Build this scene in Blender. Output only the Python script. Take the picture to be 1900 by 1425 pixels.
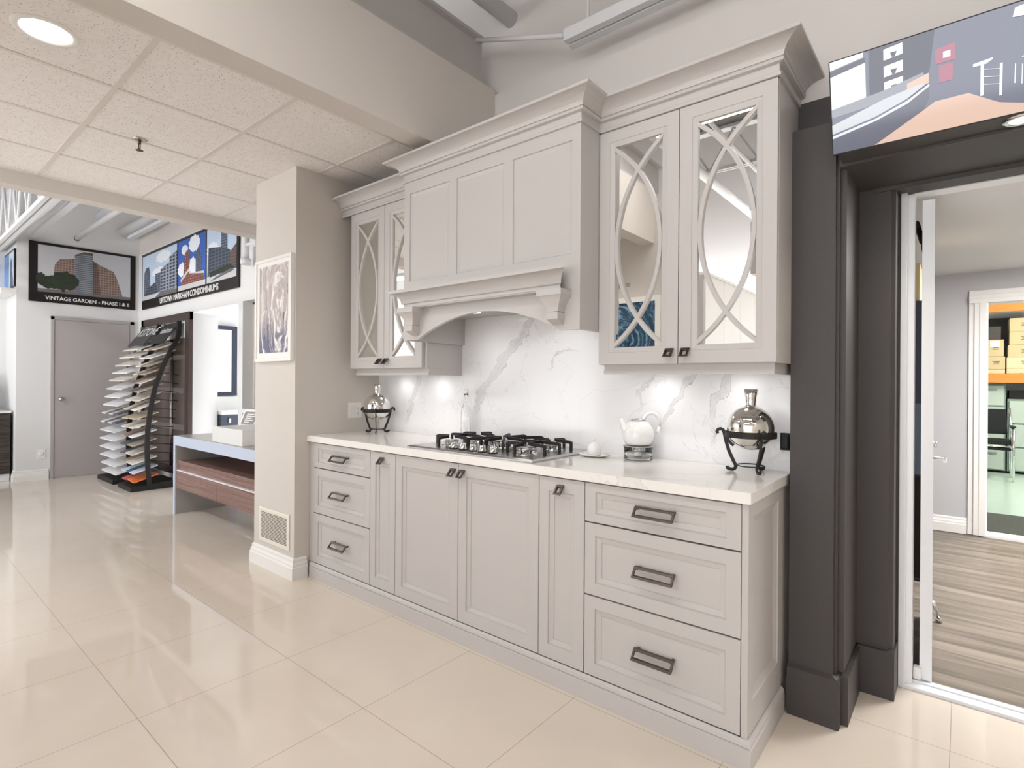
import bpy, math, random
from mathutils import Vector, Matrix
random.seed(7)
C = bpy.context
for o in list(bpy.data.objects):
    bpy.data.objects.remove(o)
S = C.scene
COL = S.collection

# ------------------------------------------------------------------ camera
F_PX, YAW, ROLL, CY, CAM_H = 1005.18, math.radians(39.7646), math.radians(0.4142), 707.82, 1.33
fw = Vector((-math.sin(YAW), math.cos(YAW), 0)); rt = Vector((math.cos(YAW), math.sin(YAW), 0)); up = rt.cross(fw)
r2 = rt * math.cos(ROLL) + up * math.sin(ROLL); u2 = r2.cross(fw)
cam = bpy.data.cameras.new('camera'); cam.sensor_fit = 'HORIZONTAL'; cam.sensor_width = 36
cam.lens = F_PX * 36 / 1900; cam.shift_y = -(712.5 - CY) / 1900; cam.clip_start = 0.05; cam.clip_end = 80
co = bpy.data.objects.new('camera', cam); COL.objects.link(co)
co.matrix_world = Matrix(((r2.x, u2.x, -fw.x, 0), (r2.y, u2.y, -fw.y, 0), (r2.z, u2.z, -fw.z, CAM_H), (0, 0, 0, 1)))
S.camera = co

# ------------------------------------------------------------------ world, exposure
S.view_settings.view_transform = 'Standard'; S.view_settings.look = 'None'
S.view_settings.exposure = 0.45; S.view_settings.gamma = 1.0
S.view_settings.use_curve_mapping = False
W = bpy.data.worlds.new('daylight'); S.world = W; W.use_nodes = True
W.node_tree.nodes['Background'].inputs[0].default_value = (0.97, 0.985, 1.0, 1)
_g = W.node_tree.nodes.new('ShaderNodeTexCoord'); _s = W.node_tree.nodes.new('ShaderNodeSeparateXYZ'); _m = W.node_tree.nodes.new('ShaderNodeMapRange')
W.node_tree.links.new(_g.outputs['Generated'], _s.inputs[0]); W.node_tree.links.new(_s.outputs[2], _m.inputs[0])
# overcast sky above the horizon, brighter lower half added to lift the ceilings
_m.inputs[1].default_value = -.04; _m.inputs[2].default_value = .04; _m.inputs[3].default_value = 4.6; _m.inputs[4].default_value = 2.2
W.node_tree.links.new(_m.outputs[0], W.node_tree.nodes['Background'].inputs[1])

def area_lamp(name, loc, sx, sy, power, color=(1, .95, .9), rot=(0, 0, 0)):
    l = bpy.data.lights.new(name, 'AREA'); l.shape = 'RECTANGLE'; l.size = sx; l.size_y = sy
    l.energy = power; l.color = color
    o = bpy.data.objects.new(name, l); COL.objects.link(o); o.location = loc; o.rotation_euler = rot
    return o
def spot_lamp(name, loc, power, angle, color=(1, .95, .88), radius=.04, blend=.6, rot=(0, 0, 0)):
    l = bpy.data.lights.new(name, 'SPOT'); l.energy = power; l.spot_size = math.radians(angle); l.spot_blend = blend
    l.color = color; l.shadow_soft_size = radius
    o = bpy.data.objects.new(name, l); COL.objects.link(o); o.location = loc; o.rotation_euler = rot
    return o
# fluorescent tubes of the strip fixtures in the open ceiling (fixtures built below)
STRIPS = [(-0.9, 0.2), (-0.9, -2.6), (-6.6, -0.6), (-8.2, -2.6), (1.6, -1.2)]
for x, y in STRIPS:
    area_lamp('strip_lamp', (x, y, 3.40), 2.2, .14, 16 if x > -4 else 46, (1, .98, .96) if x > -4 else (.94, .97, 1))
# recessed lamps of the tiled ceiling
DOWNLIGHTS = [(-2.905, 0.48)]
for x, y in DOWNLIGHTS:
    spot_lamp('downlight_lamp', (x, y, 2.72), 30, 150, radius=.09)

# ------------------------------------------------------------------ materials
M = {}
def srgb(r, g, b):
    f = lambda c: (c / 255 / 12.92) if c / 255 <= .04045 else ((c / 255 + .055) / 1.055) ** 2.4
    return (f(r), f(g), f(b), 1)
def mat(name, rgb, rough=.5, metal=0.0, spec=.5, noise=0.0, nscale=40, bump=0.0, bscale=120, trans=0.0, emit=None, estr=0, alpha=1, ior=1.45, coat=0):
    m = bpy.data.materials.new(name); m.use_nodes = True
    nt = m.node_tree; b = nt.nodes['Principled BSDF']
    col = srgb(*rgb)
    b.inputs['Base Color'].default_value = col
    b.inputs['Roughness'].default_value = rough; b.inputs['Metallic'].default_value = metal
    b.inputs['Specular IOR Level'].default_value = spec; b.inputs['IOR'].default_value = ior
    b.inputs['Transmission Weight'].default_value = trans
    b.inputs['Coat Weight'].default_value = coat
    if emit: 
        b.inputs['Emission Color'].default_value = srgb(*emit); b.inputs['Emission Strength'].default_value = estr
    tc = nt.nodes.new('ShaderNodeTexCoord')
    if noise:
        n = nt.nodes.new('ShaderNodeTexNoise'); n.inputs['Scale'].default_value = nscale; n.inputs['Detail'].default_value = 4
        nt.links.new(tc.outputs['Object'], n.inputs['Vector'])
        mx = nt.nodes.new('ShaderNodeMix'); mx.data_type = 'RGBA'
        k = 1 - noise; d = [c * k for c in col[:3]] + [1]; e = [min(1, c * (1 + noise)) for c in col[:3]] + [1]
        mx.inputs[6].default_value = d; mx.inputs[7].default_value = e
        nt.links.new(n.outputs[0], mx.inputs[0]); nt.links.new(mx.outputs[2], b.inputs['Base Color'])
    if bump:
        n = nt.nodes.new('ShaderNodeTexNoise'); n.inputs['Scale'].default_value = bscale; n.inputs['Detail'].default_value = 3
        nt.links.new(tc.outputs['Object'], n.inputs['Vector'])
        bp = nt.nodes.new('ShaderNodeBump'); bp.inputs['Strength'].default_value = bump; bp.inputs['Distance'].default_value = .002
        nt.links.new(n.outputs[0], bp.inputs['Height']); nt.links.new(bp.outputs[0], b.inputs['Normal'])
    M[name] = m
    return m
def nodes_of(m): return m.node_tree, m.node_tree.nodes['Principled BSDF']
def math_n(nt, op, a, b=None, c=None):
    n = nt.nodes.new('ShaderNodeMath'); n.operation = op
    for i, v in enumerate((a, b, c)):
        if v is None: continue
        if isinstance(v, (int, float)): n.inputs[i].default_value = v
        else: nt.links.new(v, n.inputs[i])
    return n.outputs[0]
def mixcol(nt, fac, a, b):
    n = nt.nodes.new('ShaderNodeMix'); n.data_type = 'RGBA'
    for i, v in ((0, fac), (6, a), (7, b)):
        if isinstance(v, (int, float)): n.inputs[i].default_value = v
        elif isinstance(v, tuple): n.inputs[i].default_value = v
        else: nt.links.new(v, n.inputs[i])
    return n.outputs[2]
def noise_n(nt, vec, scale, detail=3, dist=0):
    n = nt.nodes.new('ShaderNodeTexNoise'); n.inputs['Scale'].default_value = scale; n.inputs['Detail'].default_value = detail
    n.inputs['Distortion'].default_value = dist
    nt.links.new(vec, n.inputs['Vector']); return n.outputs[0]
def world_pos(nt):
    g = nt.nodes.new('ShaderNodeNewGeometry'); s = nt.nodes.new('ShaderNodeSeparateXYZ')
    nt.links.new(g.outputs['Position'], s.inputs[0]); return g.outputs['Position'], s.outputs
def ramp(nt, v, lo, hi):
    n = nt.nodes.new('ShaderNodeMapRange'); n.interpolation_type = 'SMOOTHSTEP'
    n.inputs[1].default_value = lo; n.inputs[2].default_value = hi
    nt.links.new(v, n.inputs[0]); return n.outputs[0]

CAB = (196, 192, 190)
mat('cabinet_paint', CAB, .38, spec=.4)
mat('wall_greige', (212, 206, 200), .75, spec=.2, noise=.015, nscale=5, bump=.06, bscale=300)
mat('wall_white', (226, 226, 226), .7, spec=.2, noise=.01, nscale=5, bump=.05, bscale=300)
mat('wall_upper', (222, 217, 213), .75, spec=.2, noise=.012, nscale=4)
mat('beam_paint', (188, 184, 182), .7, spec=.2)
mat('trim_white', (238, 236, 233), .4, spec=.4)
mat('dark_trim', (76, 72, 72), .5, spec=.35, noise=.06, nscale=60)
mat('deck_paint', (150, 146, 145), .8, spec=.2)
mat('steel_paint', (222, 223, 226), .5, spec=.3)
mat('steel', (190, 188, 186), .28, 1.0)
mat('chrome', (225, 225, 225), .05, 1.0)
mat('mirror_glass', (238, 238, 236), .004, 1.0)
mat('silver_glass', (232, 230, 226), .02, 1.0)
mat('pewter', (98, 90, 86), .3, .9)
mat('black_iron', (34, 32, 33), .5, spec=.4)
mat('black', (22, 20, 21), .45, spec=.4)
mat('white_ceramic', (238, 238, 236), .15, spec=.5, coat=.3)
mat('white_plastic', (240, 238, 234), .35)
mat('cream_plastic', (236, 229, 218), .4)
mat('dark_slot', (95, 88, 80), .8)
mat('brass_dark', (112, 92, 66), .35, .9)
mat('lamp_glow', (255, 250, 240), .5, emit=(255, 250, 242), estr=6)
mat('tube_glow', (255, 252, 246), .5, emit=(255, 250, 244), estr=4)
mat('door_grey', (178, 171, 170), .5, spec=.35, noise=.02, nscale=10)
mat('white_enamel', (240, 242, 246), .3, spec=.45)
mat('office_wall', (196, 196, 199), .7, spec=.2)
mat('navy', (58, 64, 80), .45)
mat('slate_blue', (96, 112, 128), .45)
mat('glass', (255, 255, 255), .02, trans=1.0, ior=1.45)
mat('cardboard', (206, 186, 148), .8, spec=.15, noise=.04, nscale=9)
mat('cardboard_pale', (222, 206, 172), .8, spec=.15, noise=.04, nscale=9)
mat('ink', (96, 84, 66), .8)
mat('orange_beam', (214, 140, 66), .5)
mat('file_cabinet', (186, 198, 188), .45)
mat('file_edge', (132, 146, 138), .5)
mat('black_fabric', (44, 46, 46), .9, spec=.1)
mat('rubber_mat', (70, 72, 66), .9, noise=.5, nscale=90)
mat('island_edge', (196, 206, 224), .3, spec=.5)
mat('island_top', (168, 164, 160), .25, spec=.5)
mat('espresso', (66, 52, 48), .4, noise=.15, nscale=20)
mat('bronze_panel', (112, 98, 92), .35, spec=.5)
mat('charcoal_wood', (74, 68, 66), .5, noise=.2, nscale=30)
mat('text_white', (236, 236, 236), .6)
mat('tile_mosaic', (158, 132, 118), .5, noise=.35, nscale=120)

# glossy cream floor tile with joints
def floor_tile():
    m = mat('floor_tile', (228, 216, 202), .045, spec=.5); nt, b = nodes_of(m)
    pos, s = world_pos(nt)
    def joint(out, off, step):
        v = math_n(nt, 'DIVIDE', math_n(nt, 'SUBTRACT', out, off), step)
        f = math_n(nt, 'FRACT', v); d = math_n(nt, 'ABSOLUTE', math_n(nt, 'SUBTRACT', f, .5))
        return math_n(nt, 'GREATER_THAN', d, .5 - .0013 / step)
    jx = joint(s[0], -3.086, .6115); jy = joint(s[1], .6985, .6115)
    j = math_n(nt, 'MAXIMUM', jx, jy)
    n1 = noise_n(nt, pos, 1.6, 5, .6); n2 = noise_n(nt, pos, 9, 4)
    base = mixcol(nt, n1, srgb(222, 209, 194), srgb(238, 228, 216))
    base = mixcol(nt, math_n(nt, 'MULTIPLY', n2, .35), base, srgb(222, 210, 196))
    c = mixcol(nt, j, base, srgb(168, 154, 136)); nt.links.new(c, b.inputs['Base Color'])
    r = math_n(nt, 'MULTIPLY_ADD', j, .5, .05); nt.links.new(r, b.inputs['Roughness'])
floor_tile()

# acoustic ceiling tile with pin holes
def ceiling_tile():
    m = mat('ceiling_tile', (238, 232, 228), .9, spec=.1); nt, b = nodes_of(m)
    pos, s = world_pos(nt)
    v = nt.nodes.new('ShaderNodeTexVoronoi'); v.inputs['Scale'].default_value = 95; nt.links.new(pos, v.inputs['Vector'])
    spot = math_n(nt, 'LESS_THAN', v.outputs['Distance'], .2)
    big = noise_n(nt, pos, 28, 3)
    gate = math_n(nt, 'GREATER_THAN', noise_n(nt, pos, 160, 1), .47)
    k = math_n(nt, 'MULTIPLY', spot, gate)
    base = mixcol(nt, big, srgb(232, 226, 222), srgb(246, 242, 239))
    c = mixcol(nt, k, base, srgb(132, 122, 114)); nt.links.new(c, b.inputs['Base Color'])
ceiling_tile()
mat('ceiling_grid', (222, 215, 210), .55)

# marble with grey veins at given places on the slab (x, z on a wall; x, y on a top)
def marble(name, veins, axes, base=(240, 240, 242), fine=.25, rough=.12, side=None):
    m = mat(name, base, rough, spec=.5); nt, b = nodes_of(m)
    pos, s = world_pos(nt); A, B = s[axes[0]], s[axes[1]]
    n1 = noise_n(nt, pos, 4.5, 6); n2 = noise_n(nt, pos, 26, 4); n3 = noise_n(nt, pos, 11, 5, .5)
    wob = math_n(nt, 'ADD', math_n(nt, 'MULTIPLY', math_n(nt, 'SUBTRACT', n1, .5), .22), math_n(nt, 'MULTIPLY', math_n(nt, 'SUBTRACT', n2, .5), .05))
    tot = None
    for (x0, z0, x1, z1, w, strength) in veins:
        L = math.hypot(x1 - x0, z1 - z0); ux, uz = (x1 - x0) / L, (z1 - z0) / L
        dx = math_n(nt, 'SUBTRACT', A, x0); dz = math_n(nt, 'SUBTRACT', B, z0)
        t = math_n(nt, 'ADD', math_n(nt, 'MULTIPLY', dx, ux), math_n(nt, 'MULTIPLY', dz, uz))
        d = math_n(nt, 'ADD', math_n(nt, 'SUBTRACT', math_n(nt, 'MULTIPLY', dx, -uz), math_n(nt, 'MULTIPLY', dz, -ux)), wob)
        d = math_n(nt, 'ABSOLUTE', d)
        core = math_n(nt, 'SUBTRACT', 1.0, ramp(nt, d, w * .15, w))
        # the two darker rims of the vein
        rim = math_n(nt, 'SUBTRACT', 1.0, ramp(nt, math_n(nt, 'ABSOLUTE', math_n(nt, 'SUBTRACT', d, w * .7)), 0, .0035))
        k = math_n(nt, 'MAXIMUM', math_n(nt, 'MULTIPLY', core, math_n(nt, 'MULTIPLY', n3, .5)), math_n(nt, 'MULTIPLY', rim, .6))
        win = math_n(nt, 'MULTIPLY', ramp(nt, t, -.03, .05), math_n(nt, 'SUBTRACT', 1.0, ramp(nt, t, L - .05, L + .03)))
        k = math_n(nt, 'MULTIPLY', math_n(nt, 'MULTIPLY', k, win), strength)
        tot = k if tot is None else math_n(nt, 'MAXIMUM', tot, k)
    cl = noise_n(nt, pos, 2.2, 6, 1.2)
    hair = math_n(nt, 'SUBTRACT', 1.0, ramp(nt, math_n(nt, 'ABSOLUTE', math_n(nt, 'SUBTRACT', cl, .52)), 0, .008))
    hair = math_n(nt, 'MULTIPLY', hair, math_n(nt, 'MULTIPLY', fine, n3))
    tot = hair if tot is None else math_n(nt, 'MAXIMUM', tot, hair)
    c = mixcol(nt, tot, srgb(*base), srgb(138, 138, 150)); nt.links.new(c, b.inputs['Base Color'])
marble('marble_wall', [(-2.44, 1.14, -1.9, 1.78, .034, .85), (-3.07, 1.02, -2.95, 1.42, .026, .8), (-1.16, 1.14, -.955, 1.4, .02, .9),
                       (-.88, 1.16, -.83, 1.4, .022, .9), (-1.83, 1.41, -1.66, 1.52, .006, .7), (-.925, 1.12, -.9, 1.04, .01, .9), (-1.3, 1.2, -1.2, 1.4, .008, .6)], (0, 2))
marble('marble_top', [(-1.15, 1.93, -.8, 1.99, .03, .5), (-.9, 2.1, -.7, 2.3, .012, .4), (-1.9, 1.93, -1.7, 2.0, .015, .4)], (0, 1), base=(240, 237, 233), fine=.22)

def wood(name, dark, light, axis, scale=1.0, rough=.35, plank=None, along=2.6):
    m = mat(name, light, rough, spec=.4); nt, b = nodes_of(m)
    pos, s = world_pos(nt)
    mp = nt.nodes.new('ShaderNodeMapping'); sc = [26 * scale] * 3; sc[axis] = along * scale
    mp.inputs['Scale'].default_value = sc; nt.links.new(pos, mp.inputs['Vector'])
    n = noise_n(nt, mp.outputs[0], 1.0, 9, .9)
    c = mixcol(nt, ramp(nt, n, .3, .72), srgb(*dark), srgb(*light))
    if plank:
        a, bb = plank
        row = math_n(nt, 'FLOOR', math_n(nt, 'DIVIDE', s[1 - axis], a))
        f = math_n(nt, 'FRACT', math_n(nt, 'DIVIDE', s[1 - axis], a))
        j = math_n(nt, 'LESS_THAN', f, .012)
        sh = math_n(nt, 'FRACT', math_n(nt, 'MULTIPLY', row, .37))
        c = mixcol(nt, math_n(nt, 'MULTIPLY', sh, .3), c, srgb(*dark)); c = mixcol(nt, math_n(nt, 'MULTIPLY', j, .5), c, srgb(70, 60, 52))
    nt.links.new(c, b.inputs['Base Color'])
wood('floor_plank', (104, 95, 86), (154, 143, 131), 0, .42, .38, (.18, 1.2))
wood('zebra_wood', (112, 84, 78), (152, 124, 116), 0, 3.2, along=.35)
wood('wenge', (48, 42, 38), (84, 76, 70), 1, 1.4)
mat('floor_green', (186, 204, 192), .2, noise=.03, nscale=3)

# ------------------------------------------------------------------ mesh helpers
class MB:
    def __init__(s): s.v = []; s.f = []; s.mi = []; s.sm = []
    def add(s, vs, fs, mi=0, smooth=False):
        o = len(s.v); s.v += [tuple(v) for v in vs]
        for f in fs: s.f.append([i + o for i in f]); s.mi.append(mi); s.sm.append(smooth)
        return s
    def box(s, x0, x1, y0, y1, z0, z1, mi=0):
        if x0 > x1: x0, x1 = x1, x0
        if y0 > y1: y0, y1 = y1, y0
        if z0 > z1: z0, z1 = z1, z0
        return s.add([(x, y, z) for z in (z0, z1) for y in (y0, y1) for x in (x0, x1)],
                     [(0, 2, 3, 1), (4, 5, 7, 6), (0, 1, 5, 4), (2, 6, 7, 3), (0, 4, 6, 2), (1, 3, 7, 5)], mi)
    def prism(s, poly, axis, a, b, mi=0, smooth=False):
        """poly: list of 2D points in the plane normal to axis (order: remaining axes x<y<z)."""
        n = len(poly); i, j = [k for k in range(3) if k != axis]
        vs = []
        for d in (a, b):
            for p in poly:
                q = [0, 0, 0]; q[axis] = d; q[i] = p[0]; q[j] = p[1]; vs.append(q)
        s.add(vs, [tuple(range(n)), tuple(range(2 * n - 1, n - 1, -1))], mi)
        o = len(s.v) - 2 * n
        for k in range(n):
            l = (k + 1) % n; s.f.append([o + k, o + k + n, o + l + n, o + l]); s.mi.append(mi); s.sm.append(smooth)
        return s
    def loft(s, rings, closed=True, cap0=True, cap1=True, mi=0, smooth=False):
        n = len(rings[0]); o = len(s.v)
        for r in rings: s.v += [tuple(p) for p in r]
        for k in range(len(rings) - 1):
            for i in range(n if closed else n - 1):
                j = (i + 1) % n
                s.f.append([o + k * n + i, o + k * n + j, o + (k + 1) * n + j, o + (k + 1) * n + i]); s.mi.append(mi); s.sm.append(smooth)
        if cap0: s.f.append([o + i for i in range(n - 1, -1, -1)]); s.mi.append(mi); s.sm.append(False)
        if cap1: s.f.append([o + (len(rings) - 1) * n + i for i in range(n)]); s.mi.append(mi); s.sm.append(False)
        return s
    def lathe(s, prof, cx, cy, n=32, mi=0, cap0=True, cap1=True):
        rings = [[(cx + r * math.cos(2 * math.pi * i / n), cy + r * math.sin(2 * math.pi * i / n), z) for i in range(n)] for r, z in prof]
        return s.loft(rings, True, cap0, cap1, mi, True)
    def tube(s, pts, r, n=8, mi=0, flat=None):
        """tube along points; flat=(a,b,ref) gives a flat bar section."""
        pts = [Vector(p) for p in pts]; rings = []
        ref = Vector((0, 0, 1)) if abs((pts[-1] - pts[0]).normalized().z) < .9 else Vector((1, 0, 0))
        if flat: ref = Vector(flat[2])
        for k, p in enumerate(pts):
            t = (pts[min(k + 1, len(pts) - 1)] - pts[max(k - 1, 0)]).normalized()
            a = t.cross(ref); a = a.normalized() if a.length > 1e-6 else Vector((1, 0, 0)); b = a.cross(t).normalized()
            if flat: rings.append([p + a * flat[0] * i + b * flat[1] * j for i, j in ((-.5, -.5), (.5, -.5), (.5, .5), (-.5, .5))])
            else:
                rr = r[k] if isinstance(r, (list, tuple)) else r
                rings.append([p + (a * math.cos(2 * math.pi * i / n) + b * math.sin(2 * math.pi * i / n)) * rr for i in range(n)])
        return s.loft(rings, True, True, True, mi, not flat)
    def ringpanel(s, rects, face, mi=0, cap=True):
        """nested rectangles (a0,a1,z0,z1,depth); face maps (a,z,d) to a point."""
        rings = [[face(a0, z0, d), face(a1, z0, d), face(a1, z1, d), face(a0, z1, d)] for a0, a1, z0, z1, d in rects]
        return s.loft(rings, True, False, cap, mi)
    def build(s, name, mats, parent=None, bevel=0, base=None):
        if not isinstance(mats, (list, tuple)): mats = [mats]
        off = Vector((0, 0, 0))
        p = parent
        while p is not None: off += p.location; p = p.parent
        if base is not None and parent is None: off = Vector(base)
        me = bpy.data.meshes.new(name); me.from_pydata([tuple(Vector(v) - off) for v in s.v], [], s.f)
        for m in mats: me.materials.append(M[m] if isinstance(m, str) else m)
        me.polygons.foreach_set('material_index', s.mi); me.polygons.foreach_set('use_smooth', s.sm)
        me.validate(); me.update()
        import bmesh
        bm = bmesh.new(); bm.from_mesh(me)
        bmesh.ops.recalc_face_normals(bm, faces=bm.faces); bm.to_mesh(me); bm.free()
        o = bpy.data.objects.new(name, me); COL.objects.link(o)
        if base is not None and parent is None: o.location = base
        if parent is not None: o.parent = parent
        if bevel:
            b = o.modifiers.new('bevel', 'BEVEL'); b.width = bevel; b.segments = 2; b.limit_method = 'ANGLE'; b.angle_limit = math.radians(40)
        return o
def tag(o, label=None, cat=None, group=None, kind=None):
    if label: o['label'] = label
    if cat: o['category'] = cat
    if group: o['group'] = group
    if kind: o['kind'] = kind
    return o
def thing(name, label, cat, loc, group=None):
    o = bpy.data.objects.new(name, None); COL.objects.link(o); o.location = loc; o.empty_display_size = .05
    return tag(o, label, cat, group)
def struct(o, label, cat): return tag(o, label, cat, None, 'structure')
def sub_box(name, mats, parent, *b, bevel=0, **k): return MB().box(*b).build(name, mats, parent, bevel=bevel)
FRONT = lambda a, z, d: (a, d, z)          # faces toward -Y, d is the y coordinate
def text_mesh(name, txt, size, origin, uvec, vvec, material, parent, align='LEFT', squash=1.0, depth=.0006, off=.0012, font_bold=False):
    cu = bpy.data.curves.new(name, 'FONT'); cu.body = txt; cu.size = size; cu.align_x = align; cu.extrude = depth
    if font_bold: cu.offset = size * .018
    ob = bpy.data.objects.new(name, cu); COL.objects.link(ob)
    dg = C.evaluated_depsgraph_get(); me = bpy.data.meshes.new_from_object(ob.evaluated_get(dg))
    bpy.data.objects.remove(ob); bpy.data.curves.remove(cu)
    u = Vector(uvec).normalized(); v = Vector(vvec).normalized(); n = u.cross(v)
    L = Vector((0, 0, 0)); p = parent
    while p is not None: L += p.location; p = p.parent
    O = Vector(origin) - L
    for vt in me.vertices:
        c = vt.co; vt.co = O + u * c.x * squash + v * c.y + n * (c.z + off)
    me.materials.clear(); me.materials.append(M[material])
    o = bpy.data.objects.new(name, me); COL.objects.link(o)
    if parent is not None: o.parent = parent
    return o
def picture(name, origin, U, V, polys, parent, step=.00025):
    """flat picture: layered polygons in (u,v) 0..1 on the plane origin+u*U+v*V"""
    U = Vector(U); V = Vector(V); n = U.cross(V).normalized(); O = Vector(origin); b = MB(); mats = []
    for k, (m, pts) in enumerate(polys):
        if m not in mats: mats.append(m)
        b.add([O + U * u + V * v + n * step * (k + 1) for u, v in pts], [tuple(range(len(pts)))], mats.index(m))
    o = b.build(name, mats, parent); return o

# ================================================================== THE SETTING
ZC = 2.757            # tiled ceiling
def wallmesh(name, boxes, m, label, cat='wall', bevel=0):
    b = MB()
    for q in boxes: b.box(*q)
    return struct(b.build(name, m, bevel=bevel), label, cat)
wallmesh('floor', [(-12, 2.3, -8, 3.0, -.12, 0)], 'floor_tile', 'glossy cream floor tiles of the showroom', 'floor')
wallmesh('floor_office', [(-3, 2.3, 3.0, 6.36, -.12, -.004)], 'floor_plank', 'grey brown plank floor of the room beyond the dark doorway', 'floor')
wallmesh('floor_storage', [(-3, 3.5, 6.36, 12.2, -.12, -.004)], 'floor_green', 'pale green floor of the storage room', 'floor')
wallmesh('wall_back', [(-3.42, -.42, 2.545, 3.04, 0, 3.13), (-.42, 1.2, 2.545, 3.04, 2.3, 3.13), (1.2, 2.3, 2.545, 3.04, 0, 3.13)], 'wall_upper', 'pale greige wall behind the kitchen display')
wallmesh('wall_back_upper', [(-12, 2.3, 2.6, 2.75, 3.13, 4.2)], 'wall_upper', 'set back upper part of the wall behind the kitchen display')
wallmesh('wall_pier', [(-3.99, -3.42, 1.85, 2.6, 0, ZC)], 'wall_greige', 'greige pier at the left end of the kitchen display')
# showroom wall with the passage and the niche
wallmesh('wall_showroom', [(-9.26, -7.33, 2.59, 2.7, 0, 3.13), (-7.33, -5.98, 2.59, 2.92, 2.15, 3.13), (-5.98, -5.88, 2.59, 2.7, 0, 3.13),
    (-5.88, -3.99, 2.59, 2.7, 2.16, 3.13), (-5.88, -3.99, 2.59, 2.7, 0, .3), (-5.88, -3.99, 2.59, 2.95, .975, 1.02), (-7.43, -7.33, 2.7, 2.92, 0, 2.15),
    (-7.75, -7.6, 2.9, 5.2, 0, 3.0), (-7.75, -3.9, 5.1, 5.2, 0, 3.0)], 'wall_white', 'white showroom wall with a passage and a niche')
wallmesh('wall_niche', [(-5.88, -5.84, 2.7, 3.0, 1.02, 2.16), (-5.88, -3.99, 3.0, 3.06, .3, 2.16), (-5.88, -3.99, 2.7, 3.0, 2.14, 2.2)], 'wall_greige', 'beige lining of the niche beside the pier')
wallmesh('wall_left', [(-9.4, -9.26, 1.26, 2.6, 0, 4.2), (-12, -9.4, 1.26, 1.4, 0, 4.2)], 'wall_white', 'white far wall with the grey door')
wallmesh('wall_far_left', [(-10.15, -10.0, -8, 1.26, 0, 4.2)], 'wall_white', 'white far wall behind the dark base cabinets')
wallmesh('wall_right_shade', [(2.3, 2.42, -5, 12.2, 0, 4.2)], 'wall_greige', 'unseen wall added at the right of the showroom to limit side light')  # unseen wall, added to hold back light from the right
wallmesh('wall_front', [(-3.25, -2.0, -.6, -.42, 0, 3.13)], 'wall_greige', 'greige wall opposite the kitchen display')
# open deck and tiled ceiling
wallmesh('ceiling_deck', [(-12, 2.3, -8, 2.75, 4.1, 4.2)], 'deck_paint', 'painted metal deck of the open ceiling', 'ceiling')
b = MB().box(-5.1, -2.41, -.42, 2.6, ZC, ZC + .02, 0)
for k in range(6):
    x = -3.205 - .613 * (k - 1)
    if x > -5.08 and x < -2.45: b.box(x - .012, x + .012, -.42, 2.6, ZC - .003, ZC + .004, 1)
for k in range(-2, 4):
    y = .79 + .6125 * k
    if -.42 < y < 2.59: b.box(-5.1, -2.41, y - .012, y + .012, ZC - .0035, ZC + .004, 1)
struct(b.build('ceiling', ['ceiling_tile', 'ceiling_grid']), 'speckled acoustic tile ceiling', 'ceiling')
wallmesh('trim_1', [(-2.414, -2.275, -.42, 2.542, 2.66, 3.16)], 'wall_greige', 'greige bulkhead closing the tiled ceiling over the hood', 'bulkhead')
wallmesh('trim_2', [(-5.17, -5.03, -.6, 2.6, 2.66, 3.2)], 'wall_greige', 'bulkhead at the far edge of the tiled ceiling', 'bulkhead')
wallmesh('trim_3', [(-5.1, -2.28, -.42, 2.48, 3.16, 3.18), (-2.40, -2.32, -.6, 2.47, 3.18, 3.43), (-2.45, -2.28, -.6, 2.46, 3.43, 3.45)], 'beam_paint', 'painted steel beam on top of the bulkhead', 'beam')
wallmesh('trim_4', [(-2.0, 2.3, -2.7, -2.5, 2.66, 3.3)], 'wall_greige', 'bulkhead across the showroom opposite the display', 'bulkhead')
wallmesh('ceiling_front', [(-2.0, 2.3, -5.0, -2.7, 2.66, 2.7)], 'ceiling_tile', 'lower tiled ceiling beyond the opposite bulkhead', 'ceiling')

wallmesh('ceiling_passage_shade', [(-7.75, -3.9, 2.92, 5.2, 2.9, 3.0)], 'wall_white', 'unseen ceiling added over the passage to keep daylight out', 'ceiling')  # unseen lid, added so less outside light reaches the passage
wallmesh('wall_passage_shade', [(-5.86, -5.8, 3.065, 5.09, 0, 2.9)], 'wall_white', 'unseen side wall added in the passage to keep daylight out')  # unseen side, added to close the passage against outside light
area_lamp('passage_lamp', (-6.7, 3.9, 2.85), .8, .5, 4, (.94, .97, 1))
# baseboards
def baseprof(d, h): return [(0, 0), (d, 0), (d, h * .55), (d * .75, h * .6), (d * .75, h * .7), (d * .45, h * .8), (d * .45, h * .92), (d * .2, h), (0, h)]
b = MB()
pr = baseprof(.024, .14)
def mitre(b, path, prof):
    """profile swept round the outside of a plan path [(x,y,nx,ny)] ; n = outward offset direction"""
    rings = [[(x + nx * d, y + ny * d, z) for d, z in prof] for x, y, nx, ny in path]
    b.loft(rings, True, True, True)
mitre(b, [(-3.99, 2.59, -1, 0), (-3.99, 1.85, -1, -1), (-3.42, 1.85, 1, -1), (-3.42, 1.938, 1, 0)], pr)
struct(b.build('baseboard_pier', 'trim_white'), 'white profiled baseboard round the foot of the pier', 'baseboard')
b = MB(); mitre(b, [(-9.4, 1.26, 0, -1), (-9.26, 1.26, 1, -1), (-9.26, 1.585, 1, 0)], pr)
struct(b.build('baseboard_left', 'trim_white'), 'white baseboard beside the grey door', 'baseboard')
b = MB(); mitre(b, [(-.9, 6.32, 0, -1), (.03, 6.32, 0, -1)], pr)
struct(b.build('baseboard_office', 'trim_white'), 'white baseboard in the room beyond the dark doorway', 'baseboard')

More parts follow.
